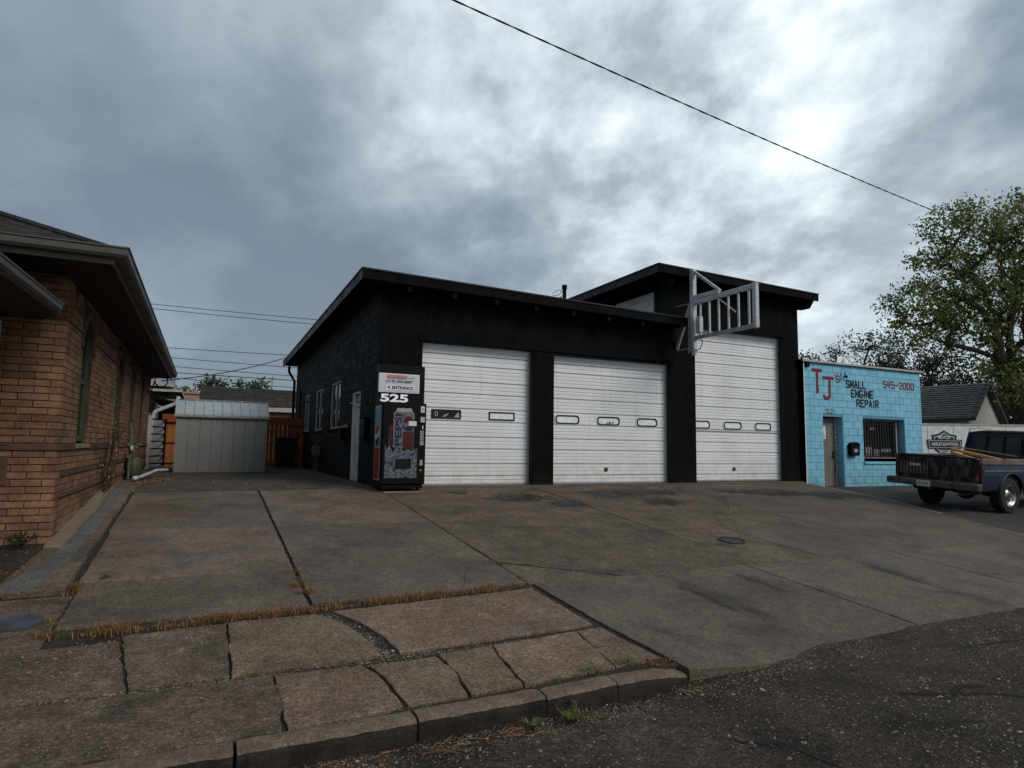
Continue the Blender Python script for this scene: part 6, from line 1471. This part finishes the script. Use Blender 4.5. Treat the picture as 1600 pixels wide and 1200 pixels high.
for pts, w0 in (([(3.0, 7.05), (3.4, 6.9), (3.85, 6.75), (4.35, 6.2)], .012), ([(3.0, 7.05), (2.75, 6.85), (2.6, 6.5), (2.45, 6.2)], .010), ([(9.9, 10.2), (9.2, 9.4), (8.6, 9.2), (8.0, 8.4), (7.8, 8.1)], .014), ([(10.7, 10.5), (11.2, 9.6), (12.3, 9.0), (13.6, 8.8)], .012), ([(9.9, 8.95), (9.0, 8.75), (8.2, 8.7)], .009),
                ([(4.9, 8.7), (5.6, 8.5), (6.5, 8.3)], .008), ([(5.2, 12.5), (5.5, 11.2), (5.9, 10.3), (6.4, 9.2)], .008), ([(1.5, 9.5), (1.7, 8.4), (1.6, 7.3)], .005)):
    crack(pts, w0, m_='crackfill')
# oil stains: thin dark films with ragged outline
M['oil'] = mat('oil_stain', (.018, .017, .017), (.05, .045, .04), 3.5, .45, .7, spec=.4)
def fade_mat(name, col, dens=.8):
    m = bpy.data.materials.new(name); m.use_nodes = True; t = m.node_tree; t.nodes.clear(); K = t.links.new
    out = t.nodes.new('ShaderNodeOutputMaterial'); b = t.nodes.new('ShaderNodeBsdfPrincipled'); b.inputs['Base Color'].default_value = (*col, 1); b.inputs['Roughness'].default_value = .55
    tr = t.nodes.new('ShaderNodeBsdfTransparent'); ms = t.nodes.new('ShaderNodeMixShader'); at = t.nodes.new('ShaderNodeAttribute'); at.attribute_name = 'fade'
    g = t.nodes.new('ShaderNodeNewGeometry'); nz_ = t.nodes.new('ShaderNodeTexNoise'); nz_.inputs['Scale'].default_value = 5.0; nz_.inputs['Detail'].default_value = 9; nz_.inputs['Roughness'].default_value = .75; mpv = t.nodes.new('ShaderNodeMapping'); mpv.inputs['Scale'].default_value = (2.2, .8, 1); K(g.outputs['Position'], mpv.inputs[0]); K(mpv.outputs[0], nz_.inputs[0])
    a = t.nodes.new('ShaderNodeMath'); a.operation = 'ADD'; K(at.outputs['Fac'], a.inputs[0]); ms2 = t.nodes.new('ShaderNodeMath'); ms2.operation = 'MULTIPLY_ADD'; K(nz_.outputs[0], ms2.inputs[0]); ms2.inputs[1].default_value = 3.2; ms2.inputs[2].default_value = -1.6; K(ms2.outputs[0], a.inputs[1])
    mr = t.nodes.new('ShaderNodeMapRange'); mr.interpolation_type = 'SMOOTHSTEP'; mr.inputs['From Min'].default_value = .42; mr.inputs['From Max'].default_value = .95; mr.inputs['To Max'].default_value = dens; K(a.outputs[0], mr.inputs[0])
    K(mr.outputs[0], ms.inputs[0]); K(tr.outputs[0], ms.inputs[1]); K(b.outputs[0], ms.inputs[2]); K(ms.outputs[0], out.inputs[0]); M[name] = m
fade_mat('oil_film', (.014, .013, .013), .85); fade_mat('damp_film', (.025, .023, .022), .55)
def stain(cx, cy, rx, ry, rot, m_='oil_film', z=.008, par=drive, nm='oil_stain'):
    n = 28; V = [(cx, cy, 1.0)]; F = []
    for ring, (rr_, fd) in enumerate(((.33, .85), (.66, .5), (1, 0))):
        for i in range(n):
            a = 2 * math.pi * i / n; x = rx * rr_ * math.cos(a); y = ry * rr_ * math.sin(a); k = 1 + .25 * mn.noise(Vector((math.cos(a) * 1.5, math.sin(a) * 1.5, cx)))
            V.append((cx + (x * math.cos(rot) - y * math.sin(rot)) * k, cy + (x * math.sin(rot) + y * math.cos(rot)) * k, fd))
    for i in range(n): F.append((0, 1 + i, 1 + (i + 1) % n))
    for r in range(2):
        for i in range(n): j = (i + 1) % n; F.append((1 + r * n + i, 1 + (r + 1) * n + i, 1 + (r + 1) * n + j, 1 + r * n + j))
    me = bpy.data.meshes.new(nm); me.from_pydata([(x, y, plane(y) + z) for x, y, f in V], [], F); at = me.attributes.new('fade', 'FLOAT', 'POINT'); at.data.foreach_set('value', [f for x, y, f in V]); me.materials.append(M[m_])
    o = bpy.data.objects.new(nm, me); COL.objects.link(o); o.parent = par
for k, a in enumerate([(5.6, 11.3, 1.1, .7, .2), (6.3, 10.6, .9, .5, .6), (7.8, 11.4, 1.0, .9, 0), (8.8, 11.6, 1.3, .8, -.1), (8.4, 10.4, .8, .6, 1), (12.3, 11.2, 1.6, .9, -.2), (13.6, 10.6, 1.2, .8, .3), (11.3, 11.6, .8, .6, 0), (4.6, 12.0, .35, .25, 0), (4.85, 11.55, .2, .12, 0)]): stain(*a, z=.010 + k * .0015)
for k, a in enumerate([(4.9, 5.2, .28, 1.1, .05), (5.85, 5.5, .14, .6, .05), (8.0, 5.3, .25, 1.1, -.1), (11.0, 5.0, .3, 1.2, -.1)]): stain(*a, m_='damp_film', z=.026 + k * .0012)

def road_crack(pts, w0):
    q = MB(); rr = random.Random(int(pts[0][0] * 70)); P_ = []
    for (a, b) in zip(pts, pts[1:]):
        a = Vector(a); b = Vector(b); k = max(2, int((b - a).length / .03))
        for j in range(k): P_.append(a.lerp(b, j / k) + Vector((rr.uniform(-1, 1), rr.uniform(-1, 1))) * .012)
    P_.append(Vector(pts[-1])); vs = []
    for i, p in enumerate(P_):
        d = (P_[min(i + 1, len(P_) - 1)] - P_[max(i - 1, 0)]).normalized(); nr = Vector((-d.y, d.x)); ww = w0 * rr.uniform(.25, 1.4) * (0.3 if i in (0, len(P_) - 1) else 1)
        for s_ in (-1, 1): c = p + nr * ww / 2 * s_; vs.append((c.x, c.y, roadz(c.x, c.y) + .004))
    q.add(vs, [(2 * i, 2 * i + 1, 2 * i + 3, 2 * i + 2) for i in range(len(P_) - 1)]); o = q.build('road_crack', 'tarcrack', None); o['kind'] = 'structure'
M['tarcrack'] = mat('tar_crack', (.006, .0055, .005), (.012, .011, .010), 20, .9)
road_crack([(4.45, 3.0), (4.65, 2.86), (4.85, 2.76), (5.0, 2.72), (5.2, 2.55), (5.6, 2.4), (6.4, 2.3)], .05); road_crack([(4.8, 2.82), (4.95, 2.86), (5.15, 2.80)], .06)
road_crack([(3.0, 3.1), (3.25, 2.88), (3.3, 2.55), (3.5, 2.3)], .018); road_crack([(6.0, 3.4), (7.0, 3.25), (8.5, 3.3)], .02); road_crack([(2.3, 2.6), (2.7, 2.5), (3.3, 2.55)], .014)
# loose stones on the asphalt and in the joints
def stones(name, gen, n, s0, s1, m_, seed, par=None):
    rr = random.Random(seed); V = []; F = []
    for _ in range(n):
        x, y, z = gen(rr); s_ = rr.uniform(s0, s1) * (1 if rr.random() < .93 else 1.8); b0 = len(V); ro = rr.uniform(0, 6.28); sq = rr.uniform(.35, .8)
        for k in range(5):
            a = ro + k * 1.257; V.append((x + s_ * math.cos(a) * rr.uniform(.7, 1.2), y + s_ * math.sin(a) * rr.uniform(.7, 1.2), z))
        V.append((x + s_ * rr.uniform(-.3, .3), y + s_ * rr.uniform(-.3, .3), z + s_ * sq)); V.append((x + s_ * rr.uniform(-.4, .4), y + s_ * rr.uniform(-.4, .4), z + s_ * sq * .9))
        F += [(b0 + k, b0 + (k + 1) % 5, b0 + 5) for k in range(5)]
    me = bpy.data.meshes.new(name); me.from_pydata(V, [], F); me.materials.append(M[m_]); o = bpy.data.objects.new(name, me); COL.objects.link(o); o['kind'] = 'stuff'; o.parent = par; return o
def g_road(rr):
    while True:
        x = rr.uniform(-.5, 9); y = rr.uniform(1.2, 4.0)
        if rr.random() < .35 + .65 * (mn.noise(Vector((x * 1.3, y * 1.3, 4))) > 0): return x, y, roadz(x, y) - .001
o = stones('road_stones', g_road, 11000, .003, .0105, 'stone', 11)
def g_gut(rr): x = rr.uniform(-.3, 4.6); y = 3.83 - abs(rr.gauss(0, .16)); return x, y, roadz(x, y) - .001
stones('gutter_stones', g_gut, 1500, .004, .010, 'stone', 12)
def g_joint(rr):
    k = rr.random()
    if k < .55: x = rr.uniform(-2.5, 3.2); y = 4.81 + rr.gauss(0, .03); return x, y, plane(y) - .018
    if k < .75: t_ = rr.random(); x = lerp(1.35, 1.05, t_) + rr.gauss(0, .05); y = lerp(4.85, 5.9, t_); return x, y, plane(y) - .02
    x = rr.uniform(-3, .3) + rr.gauss(0, .1); y = rr.uniform(4.1, 5.8); return x, y, plane(y) - .001
stones('joint_stones', g_joint, 3200, .003, .009, 'stone', 13)
def g_yard(rr): x = rr.uniform(-1.2, 3.1); y = rr.uniform(12.7, 19.7); return x, y, plane(y) + .008
stones('yard_stones', g_yard, 3500, .006, .02, 'stone', 14)

def blades(name, spots, m_, seed, hgt, wd=.004, spread=.05, lean=.6, label=None):
    """spots: (x,y,z,count,height scale)"""
    rr = random.Random(seed); V = []; F = []
    for (x, y, z, n, hs_) in spots:
        for _ in range(n):
            px = x + rr.gauss(0, spread); py = y + rr.gauss(0, spread * .8); h = hgt * hs_ * rr.uniform(.35, 1.1); a = rr.uniform(0, 6.283); ln = lean * rr.uniform(.1, 1.2)
            dx, dy = math.cos(a), math.sin(a); wx, wy = -dy * wd * rr.uniform(.6, 1.3), dx * wd * rr.uniform(.6, 1.3); b0 = len(V)
            p1 = (px + dx * ln * h * .35, py + dy * ln * h * .35, z + h * .6); p2 = (px + dx * ln * h, py + dy * ln * h, z + h * (1 - .35 * ln))
            V += [(px - wx, py - wy, z), (px + wx, py + wy, z), (p1[0] + wx * .7, p1[1] + wy * .7, p1[2]), (p1[0] - wx * .7, p1[1] - wy * .7, p1[2]), p2]
            F += [(b0, b0 + 1, b0 + 2, b0 + 3), (b0 + 3, b0 + 2, b0 + 4)]
    me = bpy.data.meshes.new(name); me.from_pydata(V, [], F); me.materials.append(M[m_]); o = bpy.data.objects.new(name, me); COL.objects.link(o); o['kind'] = 'stuff'
    return o
rr = random.Random(5)
def line_y(x): return interp(x, [(-.95, 5.92), (.9, 5.98), (3.2, 6.14)])
sp = []
def dens(x):
    d = -.1 + 1.9 * mn.noise(Vector((x * 6.5, 2.2, 0)))
    for c, w0, h in ((-.55, .35, 1.1), (.1, .22, 1.0), (.42, .16, 1.4), (.78, .2, 1.1), (1.35, .35, 1.2), (1.8, .3, .9), (2.3, .35, 1.1), (2.75, .25, .8)): d += h * math.exp(-((x - c) / w0) ** 2)
    return max(0.05, d)
for i in range(460):
    x = rr.uniform(-.98, 3.15); d = dens(x)
    if rr.random() < d / 1.8: sp.append((x, line_y(x) + rr.gauss(0, .03), plane(line_y(x)) - .02, 6, .3 + .42 * d))
for (x, y, n, h) in ((.95, 7.25, 10, .8), (.93, 6.75, 14, 1.0), (.97, 6.5, 16, 1.1), (.9, 7.6, 5, .5), (-.98, 7.2, 16, 1.0), (-.95, 7.1, 10, .8), (-1.0, 6.2, 8, .6), (3.2, 7.05, 14, .9), (3.2, 9.9, 8, .5), (3.2, 9.2, 8, .5), (3.15, 4.14, 7, .6), (3.05, 4.17, 5, .5), (3.25, 4.14, 5, .5), (3.2, 8.2, 8, .5), (3.2, 10.8, 7, .4), (-.98, 5.98, 12, .8), (1.0, 8.5, 6, .4), (.98, 9.4, 5, .4)):
    for _ in range(n // 2): sp.append((x + rr.gauss(0, .05), y + rr.gauss(0, .05), plane(y) - .03, 10, h))
o = blades('dry_grass', sp, 'drygrass', 3, .13, .003, .035, 1.5)
sp = []
sp += [(rr.uniform(-.9, 3.1), 0, 0, 0, 0) for _ in range(0)]
for (x, y, n, h) in ((.1, 5.95, 7, .8), (1.5, 5.98, 6, .7), (2.6, 6.1, 5, .6), (-.3, 5.95, 7, .8), (.93, 6.95, 10, .9), (.96, 7.0, 8, .7), (-.9, 5.98, 6, .9), (-1.0, 6.4, 6, .6), (.22, 6.03, 6, .6), (-.45, 5.98, 5, .7), (.4, 4.82, 9, .8), (.47, 4.85, 5, .5), (-.25, 4.8, 5, .6), (-.3, 4.78, 6, .5), (.15, 4.84, 5, .4), (.62, 4.84, 5, .6), (1.2, 4.05, 10, .5), (1.35, 4.04, 8, .5), (1.95, 4.1, 6, .5), (2.4, 4.12, 7, .6), (2.65, 4.14, 12, 1.1), (3.0, 4.17, 14, 1.0), (1.4, 4.76, 8, .5), (1.6, 4.78, 6, .4), (3.3, 4.8, 5, .5), (.3, 4.04, 7, .7), (1.85, 4.78, 5, .35), (-.55, 4.8, 6, .4), (-.8, 5.4, 4, .3), (.5, 4.45, 5, .5), (3.2, 6.75, 4, .5)):
    for _ in range(n): sp.append((x + rr.gauss(0, .035), y + rr.gauss(0, .02), plane(y) - .03, 6, h))
blades('green_tufts', sp, 'grass', 4, .075, .0032, .02, .8)
# leaf litter
def litter(name, spots, seed, s0=.006, s1=.016, m_='litter'):
    rr = random.Random(seed); V = []; F = []
    for (x, y, z, n, sx_, sy_) in spots:
        for _ in range(n):
            p = Vector((x + rr.gauss(0, sx_), y + rr.gauss(0, sy_), z + rr.uniform(0, .012))); u = Vector((rr.gauss(0, 1), rr.gauss(0, 1), rr.gauss(0, .35))).normalized(); v = u.cross(Vector((rr.gauss(0, .4), rr.gauss(0, .4), 1))).normalized(); s_ = rr.uniform(s0, s1); b0 = len(V)
            V += [p - u * s_, p + v * s_ * .5, p + u * s_ + Vector((0, 0, s_ * .4)), p - v * s_ * .5]; F.append((b0, b0 + 1, b0 + 2, b0 + 3))
    me = bpy.data.meshes.new(name); me.from_pydata([tuple(p) for p in V], [], F); me.materials.append(M[m_]); o = bpy.data.objects.new(name, me); COL.objects.link(o); o['kind'] = 'stuff'
sp = [(x_, line_y(x_), plane(6) - .012, 6, .04, .02) for x_ in [-.95 + i * .07 for i in range(59)]] + [(lerp(.93, 1.0, i / 20), 6.2 + i * .15, plane(6.2 + i * .15) - .03, 6, .02, .05) for i in range(20)]
sp += [(x_, 4.8, plane(4.8) - .03, 8, .05, .02) for x_ in [-1.4 + i * .1 for i in range(47)]] + [(-.98, 6.0 + i * .15, plane(6 + i * .15) - .03, 7, .02, .05) for i in range(20)]
sp += [(3.25, 4.05, plane(4.05), 60, .08, .05), (3.35, 3.8, roadz(3.3, 3.8) + .0, 160, .12, .08), (2.4, 3.74, roadz(2.4, 3.7), 120, .35, .05), (1.2, 3.74, roadz(1.2, 3.7), 160, .5, .05), (.3, 3.72, roadz(.3, 3.7), 120, .4, .06)]
sp += [(-1.9 + .2 * (i % 3), 7.2 + .14 * i, plane(7.2 + .14 * i) + .02, 60, .18, .1) for i in range(12)] + [(-1.05, 13.6, plane(13.6), 60, .12, .35), (2.7, 13.2, plane(13.4) + .01, 50, .25, .25), (2.95, 15, plane(15) + .01, 60, .08, 1.0), (-1.08, 14.8, plane(14) + .02, 60, .1, .5)]
litter('leaf_litter', sp, 9)
litter('straw_litter', [(-.95, 15.0, plane(15) + .02, 200, .14, .45), (-.8, 16.2, plane(16) + .02, 120, .15, .4)], 10, .015, .035, 'drygrass')
# twigs in the gutter
q = MB(); rr = random.Random(3)
for _ in range(46):
    x = rr.uniform(.2, 2.0); y = 3.72 + rr.gauss(0, .05); a = rr.uniform(-.5, .5); l = rr.uniform(.05, .22); z = roadz(x, y) + .006
    q.tube([(x, y, z), (x + l * .5 * math.cos(a), y + l * .5 * math.sin(a) + .01, z + rr.uniform(.003, .02)), (x + l * math.cos(a), y + l * math.sin(a), z)], .0018, 3)
q.build('twigs', 'litter', None, kind='stuff')
# leafy weeds
def weed(label, x, y, z, n, h, seed, name='weed', m_='grass', sz=.02):
    t_ = thing(name, (x, y, z), label, 'weed'); rr = random.Random(seed); q = MB(); st = MB()
    for _ in range(n):
        a = rr.uniform(0, 6.283); l = h * rr.uniform(.5, 1.1); d = Vector((math.cos(a), math.sin(a), 0)); pts = [Vector((x, y, z)) + d * l * t1 * .75 + Vector((0, 0, l * (t1 * .9 - .35 * t1 * t1))) for t1 in (0, .33, .66, 1)]
        st.tube(pts, .0025, 3)
        for k in range(9):
            t1 = .2 + .8 * k / 9; i0 = min(2, int(t1 * 3)); p = pts[i0].lerp(pts[i0 + 1], t1 * 3 - i0); u = (d * rr.uniform(-.2, 1) + Vector((rr.gauss(0, .7), rr.gauss(0, .7), rr.uniform(0, .8)))).normalized(); v = u.cross(Vector((0, 0, 1))).normalized(); s_ = sz * rr.uniform(.6, 1.2)
            q.add([p, p + u * s_ + v * s_ * .3, p + u * s_ * 2, p + u * s_ - v * s_ * .3], [(0, 1, 2, 3)])
    st.build('stem', m_, t_); q.build('foliage', m_, t_)
weed('leafy green weed at the foot of the kerb, the larger right one of the pair', 2.27, 3.72, roadz(2.27, 3.7), 16, .15, 1)
weed('small leafy green weed at the foot of the kerb, left one of the pair', 1.98, 3.74, roadz(2.0, 3.7), 11, .10, 2)
weed('low leafy plant at the front corner of the brick house', -1.75, 8.75, plane(8.8) + .03, 22, .28, 3, 'small_plant', 'dark_leaf', .03)
weed('tiny green sprout on the edge of the left drive slab', -.78, 7.45, plane(7.45), 6, .08, 4)
vn = thing('climbing_vine', (-1.48, 12.8, .8), 'thin scraggly vine climbing the brick side wall between the first two windows', 'vine')
q = MB(); lf = MB(); rr = random.Random(8)
for k in range(16):
    p = Vector((-1.47 + rr.uniform(0, .06), 12.7 + rr.uniform(-.4, .5), .78)); pts = [p.copy()]
    for j in range(9): p = p + Vector((rr.uniform(-.02, .03), rr.gauss(.02, .09), rr.uniform(.05, .17))); p.x = max(p.x, -1.49); pts.append(p.copy())
    q.tube(pts, .006, 3)
    for p in pts[1:]:
        for _ in range(3):
            u = Vector((rr.gauss(0, 1), rr.gauss(0, 1), rr.gauss(0, 1))).normalized(); v = u.cross(Vector((rr.gauss(0, 1), 0, 1))).normalized(); s_ = rr.uniform(.015, .035); c = p + Vector((rr.uniform(0, .05), rr.gauss(0, .04), rr.gauss(0, .04)))
            lf.add([c - u * s_, c + v * s_ * .5, c + u * s_, c - v * s_ * .5], [(0, 1, 2, 3)])
q.build('stem', 'bark', vn); lf.build('foliage', 'litter', vn)
print('objects', len(bpy.data.objects), 'tris', sum(len(o.data.polygons) for o in bpy.data.objects if o.type == 'MESH'))
